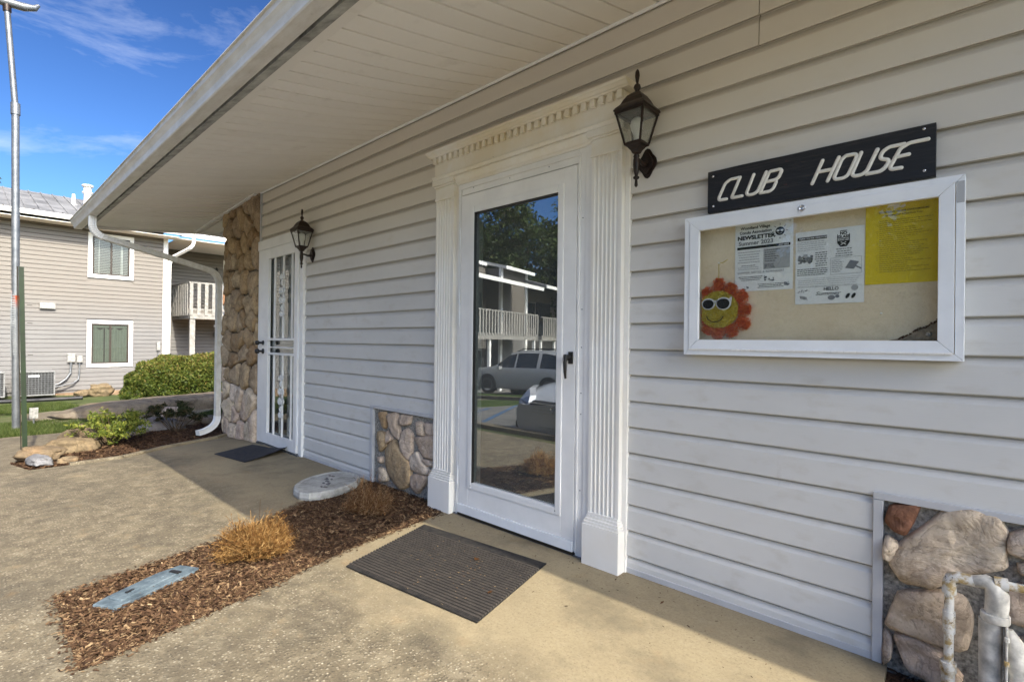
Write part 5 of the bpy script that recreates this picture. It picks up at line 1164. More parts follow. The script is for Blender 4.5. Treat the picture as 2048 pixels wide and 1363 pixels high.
rock('garden_rock', (-9.95, .15, gx(-9.9)+.04), (.16, .20, .13), 12.3, M_STL, R(20), label='white rock showing behind the dark leaved shrub', cat='rock')
rock('garden_rock', (-10.05, -.25, gx(-10)+.0), (.12, .18, .07), 13.3, M_ROCK, R(50), label='low tan rock under the edge of the long boulder', cat='rock')
rock('garden_rock', (-18.6, .45, -.38), (.22, .30, .19), 14.1, M_ROCK, R(15), label='pale rounded rock against the wall under the lower window', cat='rock')
rock('garden_rock', (-18.6, .05, -.45), (.15, .22, .09), 15.2, M_ROCK, R(50), label='low tan rocks lump beside the rounded rock at the far wall', cat='rock')
# tall galvanised pole
PO = thing('steel_pole', (-10, -1.73, gx(-10)), 'tall galvanised steel pole with a rust band standing in the grass', 'pole')
MB().tube([(-10, -1.733, gx(-10)-.05), (-10, -1.757, 1.68), (-10, -1.785, 4.28)], .043, 20).build('lower_tube', M_GALV, PO)
MB().tube([(-10, -1.784, 4.22), (-10, -1.787, 4.38)], .052, 20).build('clamp_collar', M_GALV, PO)
MB().tube([(-10, -1.786, 4.30), (-10, -1.885, 5.68)], [.036, .034], 16).build('upper_tube', M_GALV, PO)
MB().tube([(-10, -1.882, 5.62), (-10, -1.886, 5.72)], .046, 16).build('top_collar', M_BRZ, PO)
MB().tube([(-10, -2.6, 5.74), (-10, -1.95, 5.745), (-10, -1.72, 5.76), (-10, -1.60, 5.80), (-10, -1.56, 5.86)], [.05, .06, .055, .04, .02], 14).build('lamp_arm', M_GALV, PO)
# green post with rusty edge
GP_ = thing('green_post', (-6.63, -1.83, -.03), 'leaning dark green steel post rising from the flat tan rocks', 'post')
mb = MB(); mb.beam((-6.63, -1.845, -.06), (-6.64, -1.890, 1.775), .036, .006, (0, 1, 0)); mb.build('face', M_GREEN, GP_)
mb = MB(); mb.beam((-6.655, -1.870, -.06), (-6.665, -1.915, 1.775), .006, .045, (0, 1, 0)); mb.build('flange', M_GREEND, GP_)
mb = MB()
for z_ in (.55, .95, 1.25, 1.42): mb.tube([(-6.63, -1.815-.024*z_, z_), (-6.615, -1.780-.024*z_, z_-.004)], .003, 5)
mb.build('wire_stub', M_GREEND, GP_, kind='stuff')
mb = MB()
for i in range(26): mb.box(-6.70, -6.697, -1.935-.0008*i, -1.905-.0008*i, .95+i*.022, .963+i*.022)
mb.box(-6.700, -6.698, -1.955, -1.947, .93, 1.55); mb.build('mesh_strip', M_GALV, GP_, kind='stuff')
PB = thing('junction_post', (-10.6, -1.52, gx(-10.6)), 'small grey junction box on a stub behind the steel pole', 'utility box')
MB().box(-10.64, -10.58, -1.56, -1.46, gx(-10.6)+.10, gx(-10.6)+.26).build('box', M_GBOX, PB, .004); MB().tube([(-10.6, -1.51, gx(-10.6)-.04), (-10.6, -1.51, gx(-10.6)+.1)], .012, 8).build('stub', M_GALV, PB)
# shrubs
def shrub(nm, c, r, h, stems, per, leafsz, mat, barkm, label, seed, asp=.32, tone=(0, 1), cl=.05):
    global nrg
    o = thing(nm, c, label, 'shrub'); r_ = random.Random(seed); mb = MB(); Cs, Os = [], []
    for i in range(stems):
        a = r_.uniform(0, 6.28); rr_ = r*math.sqrt(r_.random()); hh = h*r_.uniform(.55, 1)*math.sqrt(max(.2, 1-(rr_/r)**2*.7)); b = Vector(c)+Vector((r_.uniform(-.04, .04), r_.uniform(-.04, .04), -.02)); e = Vector(c)+Vector((rr_*math.cos(a), rr_*math.sin(a), hh)); m = b.lerp(e, .5)+Vector((r_.uniform(-.04, .04), r_.uniform(-.04, .04), -h*.08))
        mb.tube(arc(b, m, e, 5), [.006, .0055, .005, .004, .003, .002], 5)
        for q in range(r_.randint(2, 4)):
            tip = e+Vector((r_.uniform(-1, 1), r_.uniform(-1, 1), r_.uniform(-.9, .4)))*cl*1.4; n_ = per
            d = unit(n_); d[:, 2] = d[:, 2]*.6+.15; Cs.append(np.array(tip)+d*cl*nrg.uniform(.3, 1, n_)[:, None]); Os.append(d)
    mb.build('stems', barkm, o)
    C = np.concatenate(Cs); O = np.concatenate(Os); V, F = leaves(C, leafsz, aspect=asp, out=O); fast('foliage', V, F, mat, o, nrg.uniform(*tone, len(F))); return o
shrub('azalea_shrub', (-7.22, -1.12, gx(-7.2)), .36, .40, 46, 26, .021, M_AZA, M_BARK, 'loose yellow green shrub in the planting bed behind the tan rocks', 3, cl=.06)
shrub('dark_shrub', (-7.75, -.36, gx(-7.7)), .33, .44, 17, 24, .034, M_RHO, M_BARK, 'open dark leaved shrub with bare stems beside the yellow green one', 8, .26, cl=.05)
# hedge
HG = thing('round_hedge', (-15.2, 2.0, gx(-15.2)), 'large clipped round bush in front of the two storey building', 'bush')
n_ = 52000; d = unit(n_); d[:, 2] = np.abs(d[:, 2])*1.0-.25*(nrg.random(n_) < .25); sh = 1+.04*np.sin(d[:, 0]*9+d[:, 1]*7)+.03*np.sin(d[:, 2]*13+d[:, 1]*11)
rad = (nrg.uniform(.80, 1.0, n_)**.5)*sh
sq = np.power(np.abs(d), .82)*np.sign(d)
C = np.column_stack([-15.2+sq[:, 0]*rad*1.15, 2.05+sq[:, 1]*rad*1.72, gx(-15.2)+.12+sq[:, 2]*rad*1.02]); C = C[C[:, 2] > gx(-15.2)+.0]
O = (C-np.array([-15.2, 2.05, gx(-15.2)]))/np.array([1.15, 1.72, 1.1]); O /= np.linalg.norm(O, axis=1)[:, None]
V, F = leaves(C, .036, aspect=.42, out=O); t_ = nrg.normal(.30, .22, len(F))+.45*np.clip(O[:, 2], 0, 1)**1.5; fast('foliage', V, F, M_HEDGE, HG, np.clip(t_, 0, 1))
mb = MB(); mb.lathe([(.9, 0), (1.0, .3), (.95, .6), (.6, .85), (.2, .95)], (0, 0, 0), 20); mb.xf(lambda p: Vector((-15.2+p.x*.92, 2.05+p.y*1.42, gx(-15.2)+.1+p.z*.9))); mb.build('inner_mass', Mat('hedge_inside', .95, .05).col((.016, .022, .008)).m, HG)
mb = MB()
for i in range(7): a = i*.9; mb.tube([(-15.1+.1*math.cos(a), 1.6+.15*math.sin(a), gx(-15.2)-.1), (-15.1+.5*math.cos(a), 1.8+.7*math.sin(a), gx(-15.2)+.5)], [.035, .02], 6)
mb.build('stems', M_BARK, HG)
# grass
def grass(poly, n, h, label):
    P = scatter(poly, n); z = gzv(P)-.012; a = nrg.uniform(0, 6.28, n); w_ = .004*nrg.uniform(.6, 1.5, n); hh = h*nrg.uniform(.4, 1.2, n)
    B_ = np.column_stack([P, z]); D = np.column_stack([np.cos(a)*w_, np.sin(a)*w_, np.zeros(n)]); T_ = B_+np.column_stack([nrg.normal(0, .4, n)*hh, nrg.normal(0, .4, n)*hh, hh])
    V = np.empty((n, 3, 3), np.float32); V[:, 0] = B_-D; V[:, 1] = B_+D; V[:, 2] = T_
    fast('grass', V.reshape(-1, 3), np.arange(n*3).reshape(-1, 3), M_GRASS, None, nrg.uniform(0, 1, n), kind='stuff', label=label)
GR1v = [(-9.0, -3.2), (-9.05, -1.9), (-8.95, -.9), (-8.9, -.40), (-9.35, .12), (-9.7, -.25), (-10.7, -.75), (-11.1, -1.2), (-11.1, -3.2)]
grass(GR1v, 42000, .06, 'short green grass around the foot of the steel pole'); grass([(-13.9, -3.2), (-13.9, -1.0), (-14.6, -.5), (-16.4, -.6), (-16.5, -3.2)], 26000, .07, 'strip of green grass below the far building')
grass(GR3, 14000, .05, 'grass slope behind the long boulder'); grass(GR4, 16000, .05, 'grass patch behind the planting bed')

# ---------------- two storey apartment building ----------------
XF = -20.1; NB = thing('apartment_building', (XF-4, 0, -.5), 'two storey grey apartment building with metal roof beyond the lawn', 'building')
def zN(z14): return 1.122+(z14-1.122)*19.1/14*1.052   # (unused scale note)
YC = 2.36
nw = sub('wall', NB)
MB().box(XF-.25, XF-.02, -16, YC, -.8, 4.55).build('sheathing', M_SID2, nw)
MB().box(XF-2.3, XF-.251, YC-.2, YC-.02, -.8, 4.5).build('return_wall', M_SID2, nw)
MB().box(XF-2.4, XF-2.05, YC-.019, 14, -.8, 4.5).build('porch_wall', M_SID2, nw)
def courses(x_, y0, y1, z0, z1, holes, nm='siding'):
    mb = MB(); z_ = z0
    while z_ < z1:
        segs = [(y0, y1)]
        for ha, hb, hc, hd_ in holes:
            if z_+.1 > hc and z_ < hd_:
                ns = []
                for a, b in segs:
                    if hb <= a or ha >= b: ns.append((a, b))
                    else:
                        if a < ha: ns.append((a, ha))
                        if b > hb: ns.append((hb, b))
                segs = ns
        for a, b in segs: mb.add([(x_+.004, a, z_), (x_+.040, a, z_), (x_+.036, a, z_+.098), (x_+.012, a, z_+.128), (x_+.004, b, z_), (x_+.040, b, z_), (x_+.036, b, z_+.098), (x_+.012, b, z_+.128)], [(0, 1, 5, 4), (1, 2, 6, 5), (2, 3, 7, 6), (0, 3, 2, 1), (4, 5, 6, 7)])
        z_ += .127
    mb.build(nm, M_SID2, nw, kind='stuff')
WL = (.32, 1.46, .21, 1.65); WU = (.32, 1.46, 2.95, 4.32)
courses(XF-.02, -12, YC-.10, -.46, 4.5, [(.31, 1.47, .20, 1.66), (.31, 1.47, 2.94, 4.33)])
courses(XF-2.05, YC-.0, 13, -.46, 4.4, [(4.72, 6.6, -.5, 1.75), (4.72, 6.6, 2.2, 4.3)], 'porch_siding')
def window(y0, y1, z0, z1, kind):
    W_ = sub('window', NB)
    def box(nm, a, b, c, d_, xa, xb, m, bev=0): MB().box(xa, xb, a, b, c, d_).build(nm, m, W_, bev)
    tw = .105
    MB().box(XF-.0, XF+.034, y0-.0, y1+.0, z0, z0+tw).box(XF, XF+.034, y0, y1, z1-tw, z1).box(XF, XF+.0345, y0, y0+tw, z0+tw, z1-tw).box(XF, XF+.0345, y1-tw, y1, z0+tw, z1-tw).build('white_trim', M_WHITE, W_)
    a, b, c, d_ = y0+tw, y1-tw, z0+tw, z1-tw; m_ = (a+b)/2
    MB().box(XF-.01, XF+.018, a, b, c, c+.045).box(XF-.01, XF+.018, a, b, d_-.045, d_).box(XF-.01, XF+.018, a, a+.045, c+.045, d_-.045).box(XF-.01, XF+.018, b-.045, b, c+.045, d_-.045).box(XF-.01, XF+.018, m_-.025, m_+.025, c+.045, d_-.045).build('frame', M_BRN, W_)
    for p, q in ((a+.03, m_-.02), (m_+.02, b-.03)): MB().add([(XF+.004, p, c+.03), (XF+.004, q, c+.03), (XF+.004, q, d_-.03), (XF+.004, p, d_-.03)], [(0, 1, 2, 3)]).build('pane', M_GLASSW, W_)
    MB().box(XF-.018, XF-.015, a, b, c, d_).build('dark_room', M_INTER, W_)
    if kind == 'blind':
        n_ = 21
        for i in range(n_):
            z_ = c+.05+(d_-c-.1)*i/n_; mb = MB(); mb.add([(XF-.012, a+.035, z_), (XF-.012, b-.035, z_), (XF-.006, b-.035, z_+.020), (XF-.006, a+.035, z_+.020)], [(0, 1, 2, 3)]); mb.build('blind_slat', M_BLIND, W_)
        for y_ in (a+.16, b-.22, b-.19): MB().box(XF-.0005, XF+.001, y_, y_+.006, c+.03, d_-.03).build('blind_cord', M_WHITE, W_)
    else:
        mb = MB(); N_ = 80; V = []
        for i in range(N_+1):
            y_ = a+.03+(b-a-.06)*i/N_; xx = XF-.009+.005*math.sin(i*.9)+.002*math.sin(i*2.3); V += [(xx, y_, c+.03), (xx, y_, d_-.16+.03*math.sin(i*.28))]
        F = [(2*i, 2*i+2, 2*i+3, 2*i+1) for i in range(N_) if not (24 < i < 28)]
        mb.add(V, F, True); mb.build('curtain', M_CURT, W_); MB().box(XF-.006, XF-.003, a+.03, b-.03, d_-.13, d_-.055).build('valance', M_CURT, W_)
window(*WL, 'curtain'); window(*WU, 'blind')
MB().box(XF-.02, XF+.045, YC-.10, YC+.03, -.6, 4.45).build('corner_board', M_WHITE, NB)
# eave, gutter and roofs
def groof(y0, y1, xe, ze, xr, zr, mat, nm, ribs=True):
    rf = sub(nm, NB)
    MB().add([(xe, y0, ze), (xe, y1, ze), (xr, y1, zr), (xr, y0, zr), (xe, y0, ze-.12), (xe, y1, ze-.12), (xr, y1, zr-.12), (xr, y0, zr-.12)], [(0, 1, 2, 3), (7, 6, 5, 4), (0, 4, 5, 1), (1, 5, 6, 2), (2, 6, 7, 3), (3, 7, 4, 0)]).build('sheet', mat, rf)
    k = (zr-ze)/(xr-xe); y_ = y0+.1
    while y_ < y1:
        if y_ > -5: MB().beam((xe, y_, ze+.012), (xr, y_, zr+.012), .035, .028, (0, 1, 0)).build('rib', mat, rf)
        y_ += .305
    y_ = y0+.25
    mb = MB()
    while y_ < y1:
        mb.box(xe-.10, xe-.06, y_-.02, y_+.02, ze-.08*k*-0+(.09*abs(k))-.01, ze+.09*abs(k)+.035) if y_ > -5 else None; y_ += .61
    mb.build('screw_heads', M_BLACK, rf, kind='stuff') if mb.v else None
    return rf
XE2 = XF+.66
groof(-14, YC+.25, XE2, 4.62, XF-3.9, 6.08, M_METALROOF, 'roof')
groof(YC+.26, 15, XE2-.1, 4.60, XF-4.2, 6.05, M_ROOFW, 'porch_roof')
MB().box(XF, XE2-.02, -14, YC+.2, 4.42, 4.44).box(XF-2, XE2-.1, YC+.2, 14, 4.40, 4.42).build('eave_soffit', M_SOF, NB, kind='stuff')
GQ = [(0, -.03), (.0, -.14), (.085, -.14), (.095, -.10), (.125, -.06), (.13, -.02), (.12, -.02), (.08, -.09), (.015, -.12), (.015, -.03)]
mb = MB(); n_ = len(GQ)
def gutter2(xe, ze, y0, y1):
    mb = MB(); mb.add([(xe+a, y0, ze+b) for a, b in GQ]+[(xe+a, y1, ze+b) for a, b in GQ], [(i, (i+1) % n_, n_+(i+1) % n_, n_+i) for i in range(n_)]+[tuple(range(n_)), tuple(range(2*n_-1, n_-1, -1))]); mb.build('gutter', M_WHITE, NB)
gutter2(XE2-.02, 4.64, -14, YC+.27); gutter2(XE2-.11, 4.62, YC+.28, 15)
MB().sweep([(XE2-.06, YC+.62, 4.48), (XE2-.06, YC+.62, 4.34)]+arc((XE2-.06, YC+.62, 4.34), (XE2-.06, YC+.62, 4.22), (XE2-.15, YC+.52, 4.12), 5)+arc((XF+.14, YC+.14, 3.82), (XF+.09, YC+.09, 3.72), (XF+.09, YC+.06, 3.55), 5)+[(XF+.09, YC+.05, -.45)], [(-.045, -.03), (.045, -.03), (.045, .03), (-.045, .03)], (0, 1, .001)).build('downspout', M_WHITE, NB)
# flues
FL = sub('flue_pipe', NB)
MB().lathe([(.17, -.05), (.14, .02), (.105, .05), (.105, .50), (.15, .54), (.15, .57), (.105, .60), (.105, .76)], (XF-2.05, .55, 5.40), 14).build('stack', M_GUT, FL)
MB().lathe([(.14, .0), (.16, .02), (.16, .05), (.14, .07)], (XF-2.05, .55, 6.14), 14).build('cap', M_GUT, FL)
V2 = sub('vent_stub', NB); MB().lathe([(.20, -.04), (.10, .08), (.045, .10), (.045, .42)], (XF-2.1, .20, 5.42), 12).build('pipe', M_WHITE, V2)
# balcony
BX0, BX1, BY0, BY1, BZ = XF-2.05, XF+.05, 3.05, 7.2, 1.82
BA = sub('balcony', NB)
MB().box(BX0, BX1, BY0, BY1, BZ, BZ+.16).build('deck', M_WOODG, BA, .004)
MB().box(BX1+.002, BX1+.035, BY0-.03, BY1, BZ-.02, BZ+.17).build('rim_board', M_WOODG, BA); MB().box(BX0, BX1+.035, BY0-.035, BY0-.003, BZ-.02, BZ+.17).build('rim_board', M_WOODG, BA)
for y_ in (BY0, BY0+3.9): MB().box(BX1-.10, BX1+.001, y_-.001, y_+.16, -.6, BZ-.022).build('deck_post', M_WOODG, BA)
MB().box(BX1-.06, BX1+.055, BY0-.05, BY1, BZ+1.20, BZ+1.245).build('top_rail', M_WOODG, BA); MB().box(BX0, BX1-.061, BY0-.05, BY0+.06, BZ+1.20, BZ+1.245).build('top_rail', M_WOODG, BA)
MB().box(BX1-.03, BX1+.0, BY0, BY1, BZ+.28, BZ+.34).build('lower_rail', M_WOODG, BA)
y_ = BY0-.03
while y_ < BY1: MB().box(BX1+.036, BX1+.062, y_, y_+.105, BZ+.10, BZ+1.199).build('baluster', M_WOODG, BA); y_ += .232
x_ = BX1-.12
while x_ > BX0: MB().box(x_-.10, x_, BY0-.062, BY0-.036, BZ+.10, BZ+1.199).build('baluster', M_WOODG, BA); x_ -= .215
CHR = thing('balcony_chair', (XF-.9, 4.6, BZ+.16), 'brown chair seen through the balusters of the upper balcony', 'chair')
z0_ = BZ+.16
MB().box(XF-1.15, XF-.65, 4.35, 4.85, z0_+.40, z0_+.44).build('seat', M_BRWOOD, CHR); MB().box(XF-1.17, XF-1.13, 4.35, 4.85, z0_+.45, z0_+.95).build('backrest', M_BRWOOD, CHR)
for a in (XF-1.13, XF-.70):
    for b in (4.37, 4.80): MB().box(a, a+.035, b, b+.035, z0_, z0_+.399).build('leg', M_BRWOOD, CHR)
for zd, nm in ((2.02, 'upper'), (-.48, 'lower')):
    D_ = sub('door', NB); MB().box(BX0+.0, BX0+.05, 4.72, 4.86, zd, zd+2.2).box(BX0, BX0+.05, 6.4, 6.54, zd, zd+2.2).box(BX0, BX0+.05, 4.861, 6.399, zd+2.06, zd+2.2).build('white_trim', M_WHITE, D_)
    MB().box(BX0+.0, BX0+.02, 4.861, 6.399, zd, zd+2.06).build('dark_frame', M_BRN, D_); MB().add([(BX0+.024, 4.95, zd+.1), (BX0+.024, 6.3, zd+.1), (BX0+.024, 6.3, zd+1.98), (BX0+.024, 4.95, zd+1.98)], [(0, 1, 2, 3)]).build('pane', M_GLASS2, D_)
for z_, nm in ((3.62, 'small black lantern beside the upper porch door of the far building'), (1.15, 'small black lantern under the balcony of the far building')):
    L = thing('porch_lantern', (BX0+.1, 4.45, z_), nm, 'lamp', 'small black lanterns on the far building'); MB().lathe([(.02, -.02), (.05, 0), (.07, .16), (.085, .17), (.03, .25), (.005, .28)], (BX0+.13, 4.45, z_), 4, False, rot=.78).build('housing', M_BLACK, L); MB().box(BX0+.03, BX0+.10, 4.42, 4.48, z_+.06, z_+.10).build('bracket', M_BLACK, L)
# wall boxes, conduits
VB = thing('wall_vent', (XF+.03, -.58, 1.93), 'peeling white vent hood on the sunlit far siding', 'vent')
MB().box(XF+.01, XF+.11, -.75, -.41, 1.93, 2.11).build('hood', M_GBOX, VB, .006); MB().box(XF+.115, XF+.12, -.73, -.43, 1.94, 2.095).build('flap', M_GBOX, VB)
def wbox(nm, y0, y1, z0, z1, label, path, rad):
    o = thing(nm, (XF+.05, (y0+y1)/2, z0), label, 'electrical box'); MB().box(XF+.008, XF+.10, y0, y1, z0, z1).build('enclosure', M_GBOX, o, .006); MB().box(XF+.1005, XF+.108, y0+.01, y1-.01, z0+.01, z1-.012).build('cover', M_GBOX, o, .003); MB().tube(path, rad, 8).build('conduit', M_GALV, o)
wbox('meter_box', -.13, .05, .37, .63, 'larger rusty white electrical box left of the lower window', [(XF+.06, -.04, .37), (XF+.06, -.05, .05), (XF+.08, -.15, -.12), (XF+.1, -.30, -.25), (XF+.15, -.52, -.34)], .030)
wbox('disconnect_box', .09, .22, .36, .56, 'smaller grey electrical box nearest the lower window', [(XF+.06, .15, .36), (XF+.06, .15, .02), (XF+.07, .13, -.14), (XF+.12, 0, -.26), (XF+.2, -.25, -.31), (XF+.2, -.52, -.36)], .022)
wbox('cable_box', 2.10, 2.19, .72, 1.0, 'narrow grey cable box beside the white corner board', [(XF+.06, 2.14, .72), (XF+.06, 2.14, -.5)], .012)
def acunit(y0, label):
    A_ = thing('air_conditioner', (XF+.95, y0+.4, -.5), label, 'air conditioner', 'air conditioning units along the far wall'); x0, x1, z0, z1 = XF+.55, XF+1.35, -.47, .20
    MB().box(x0+.03, x1-.03, y0+.03, y0+.79, z0+.03, z1-.05).build('coil', M_ACD, A_)
    MB().box(x0, x1, y0, y0+.82, z1-.05, z1).build('top_cover', M_ACM, A_, .01); MB().box(x0, x1, y0, y0+.82, z0, z0+.03).build('base_pan', M_ACM, A_)
    for a in (x0, x1-.03):
        for b in (y0, y0+.79): MB().box(a, a+.03, b, b+.03, z0+.031, z1-.051).build('corner_post', M_ACM, A_)
    mb = MB()
    for i in range(1, 10): mb.box(x1-.012, x1-.006, y0+.0305, y0+.7895, z0+.03+i*.058, z0+.036+i*.058)
    for i in range(1, 12): mb.box(x1-.0055, x1, y0+.03+i*.064, y0+.036+i*.064, z0+.031, z1-.051)
    mb.build('wire_guard', M_GALV, A_, kind='stuff'); MB().box(x1+.001, x1+.006, y0+.28, y0+.50, z1-.17, z1-.11).build('name_plate', M_INKL, A_)
acunit(-1.33, 'square grey air conditioner between the steel pole and the conduits'); acunit(-2.31, 'grey air conditioner cut by the left edge of the picture')
DH = thing('drain_hose', (-17.2, -1.0, -.46), 'black corrugated drain hose lying in the soil below the air conditioners', 'hose')
pth = [(-17.6, -3.0, -.42), (-17.2, -1.9, -.43), (-17.0, -1.0, -.43), (-16.9, -.15, -.42)]
pp = []; rs = []
for i in range(121):
    t = i/120*3; k = min(int(t), 2); f_ = t-k; pp.append(Vector(pth[k]).lerp(Vector(pth[k+1]), f_)); rs.append(.055 if i % 2 else .045)
MB().tube(pp, rs, 10).build('hose', M_CORR, DH)
# tree whose top shows over the roof ridge
def tree(nm, x_, y_, z_, h, r, label, seed, n_leaf, size, cat='tree', mat=None, trunk_h=.35, group=None, lobes=14):
    o = thing(nm, (x_, y_, z_), label, cat, group); r_ = random.Random(seed); mb = MB(); th = h*trunk_h
    mb.tube([(x_, y_, z_-.2), (x_+r_.uniform(-.2, .2), y_, z_+th), (x_+r_.uniform(-.5, .5), y_+r_.uniform(-.5, .5), z_+h*.8)], [h*.022, h*.015, h*.005], 10)
    cs = []
    for i in range(lobes):
        a = r_.uniform(0, 6.28); t = r_.random(); rr_ = r*(.25+.65*math.sin(math.pi*(.15+.8*t))**1)*r_.uniform(.4, 1); zz = z_+th+(h-th)*(.08+.84*t); c = (x_+rr_*math.cos(a), y_+rr_*math.sin(a), zz); cs.append((c, r*r_.uniform(.28, .5)*(1.15-t*.5)))
        mb.tube([(x_, y_, z_+th*.8+(zz-z_-th)*.4), c], [h*.007, h*.002], 6)
    mb.build('trunk', M_BARK, o)
    Cs, Os = [], []; tot = sum(q[1]**2 for q in cs)
    for c, q in cs:
        n_ = int(n_leaf*q*q/tot); d = unit(n_); rad = q*nrg.uniform(.55, 1.08, n_)*(1+.22*np.sin(d[:, 0]*5+seed)+.18*np.sin(d[:, 1]*7+d[:, 2]*6)); Cs.append(np.array(c)+d*rad[:, None]*np.array([1, 1, .8])); Os.append(d)
    C = np.concatenate(Cs); O = np.concatenate(Os); V, F = leaves(C, size, aspect=.55, out=O)
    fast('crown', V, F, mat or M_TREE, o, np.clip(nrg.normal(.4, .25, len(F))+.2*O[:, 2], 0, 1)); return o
tree('pine_tree', -34, -3.1, -.5, 10.0, 2.6, 'dark tree whose tip shows over the metal roof ridge', 4, 16000, .16)
# ---------------- what the glass mirrors: the other side of the car park ----------------
OB = thing('balcony_building', (-16, -15, -1.3), 'grey two storey building with slatted balconies across the car park', 'building')
ang = R(14)                                        # local: u along the facade, v outwards to the clubhouse
O0 = Vector((-15.3, -12.6, 0))-Vector((.24, .97, 0)).normalized()*2.6; U_ = Vector((-.24, -.97, 0)).normalized()*-1; N_v = Vector((-U_.y, U_.x, 0));
if N_v.x < 0: N_v = -N_v
def L2(u, v, z): p = O0+U_*u+N_v*v; return (p.x, p.y, z)
def obx(u0, u1, v0, v1, z0, z1): 
    c = Vector(L2((u0+u1)/2, (v0+v1)/2, (z0+z1)/2)); mb = MB(); mb.obox(c, U_*(u1-u0)/2, N_v*(v1-v0)/2, Vector((0, 0, (z1-z0)/2))); return mb
GB = -1.35
obx(-14, -3.2, -6, -2.0, GB, 4.6).build('wall', M_SID2, OB); obx(-3.199, -.6, -6, -1.2, GB, 4.7).build('wall', M_SID2, OB); obx(-.599, 4.6, -6, -2.0, GB, 4.9).build('wall', M_SID2, OB)
def lap(u0, u1, v, z0, z1):
    mb = MB(); z_ = z0
    while z_ < z1:
        mb.obox(L2((u0+u1)/2, v+.01, z_+.055), U_*(u1-u0)/2, N_v*.012, Vector((0, 0, .055))); z_ += .127
    mb.build('lap_siding', M_SID2, OB, kind='stuff')
lap(-14, -3.2, -1.99, GB, 4.6); lap(-3.19, -.61, -1.19, GB, 4.7); lap(-.6, 4.6, -1.99, GB, 4.9)
for u in (-3.2, -.6): obx(u-.10, u+.10, -1.22, -1.10, GB, 4.75).build('corner_board', M_WHITE, OB)
def roof2(u0, u1, v0, z0, v1, z1, nm='roof', m=None):
    mb = MB(); mb.add([L2(u0, v0, z0), L2(u1, v0, z0), L2(u1, v1, z1), L2(u0, v1, z1), L2(u0, v0, z0-.14), L2(u1, v0, z0-.14), L2(u1, v1, z1-.14), L2(u0, v1, z1-.14)], [(0, 1, 2, 3), (7, 6, 5, 4), (0, 4, 5, 1), (1, 5, 6, 2), (2, 6, 7, 3), (3, 7, 4, 0)]); mb.build(nm, m or M_METALROOF, OB)
roof2(-14.2, -3.0, .1, 4.05, -5.5, 5.6); roof2(-3.4, -.4, -.8, 4.75, -5.5, 5.9, m=M_ROOFW); roof2(-1.6, 4.8, .6, 3.75, -2.1, 4.45); roof2(-.4, 4.8, -1.9, 4.95, -6, 6.1)
def fas2(u0, u1, v, z): obx(u0, u1, v, v+.05, z-.16, z).build('fascia', M_WHITE, OB)
fas2(-14.2, -3.0, .11, 4.06); fas2(-3.4, -.4, -.79, 4.76); fas2(-1.6, 4.8, .61, 3.76); fas2(-.4, 4.8, -1.89, 4.96)
for u0, u1, vf in ((-9.5, -3.4, -.35), (-1.7, 4.4, .25)):
    B_ = sub('balcony', OB); z_ = 1.30
    obx(u0, u1, -1.18, vf, z_, z_+.16).build('deck', M_WOODG, B_); obx(u0, u1, vf+.002, vf+.05, z_-.06, z_+.2).build('rim_board', M_WOODG, B_); obx(u0, u1, vf-.05, vf+.06, z_+1.12, z_+1.17).build('top_rail', M_WOODG, B_)
    u = u0
    while u < u1: obx(u, u+.11, vf+.052, vf+.078, z_+.12, z_+1.119).build('baluster', M_WOODG, B_); u += .235
    for u in (u0+.1, u1-1.9, u1-.2): obx(u, u+.12, vf-.14, vf-.03, GB, z_-.001).build('deck_post', M_WHITE, B_)
    for zz in (GB+.05, 1.47):
        obx(u0+1.6, u0+3.5, -1.96, -1.93, zz, zz+2.0).build('patio_door', M_CARGL, B_); obx(u1-2.4, u1-1.3, -1.96, -1.93, zz+.5, zz+1.9).build('window', M_CARGL, B_)
obx(-2.4, -1.4, -.56, -.53, 2.3, 3.5).build('window', M_CARGL, OB) if False else None
# hedge in front of it
for k, (u, v) in enumerate(((1.2, 1.7), (-8.6, 2.3))):
    c = Vector(L2(u, v, GB+.5)); o = thing('clipped_bush', (c.x, c.y, GB+.2), ('clipped bush by the front of the silver car, as the door glass mirrors it', 'second clipped bush along the building across the car park')[k], 'bush'); n_ = 7000; d = unit(n_); C = np.array(c)+d*np.array([1.1, 1.1, .6])*nrg.uniform(.8, 1, n_)[:, None]; V, F = leaves(C, .06, aspect=.5, out=d); fast('foliage', V, F, M_HEDGE, o, nrg.uniform(0, .7, len(F)))
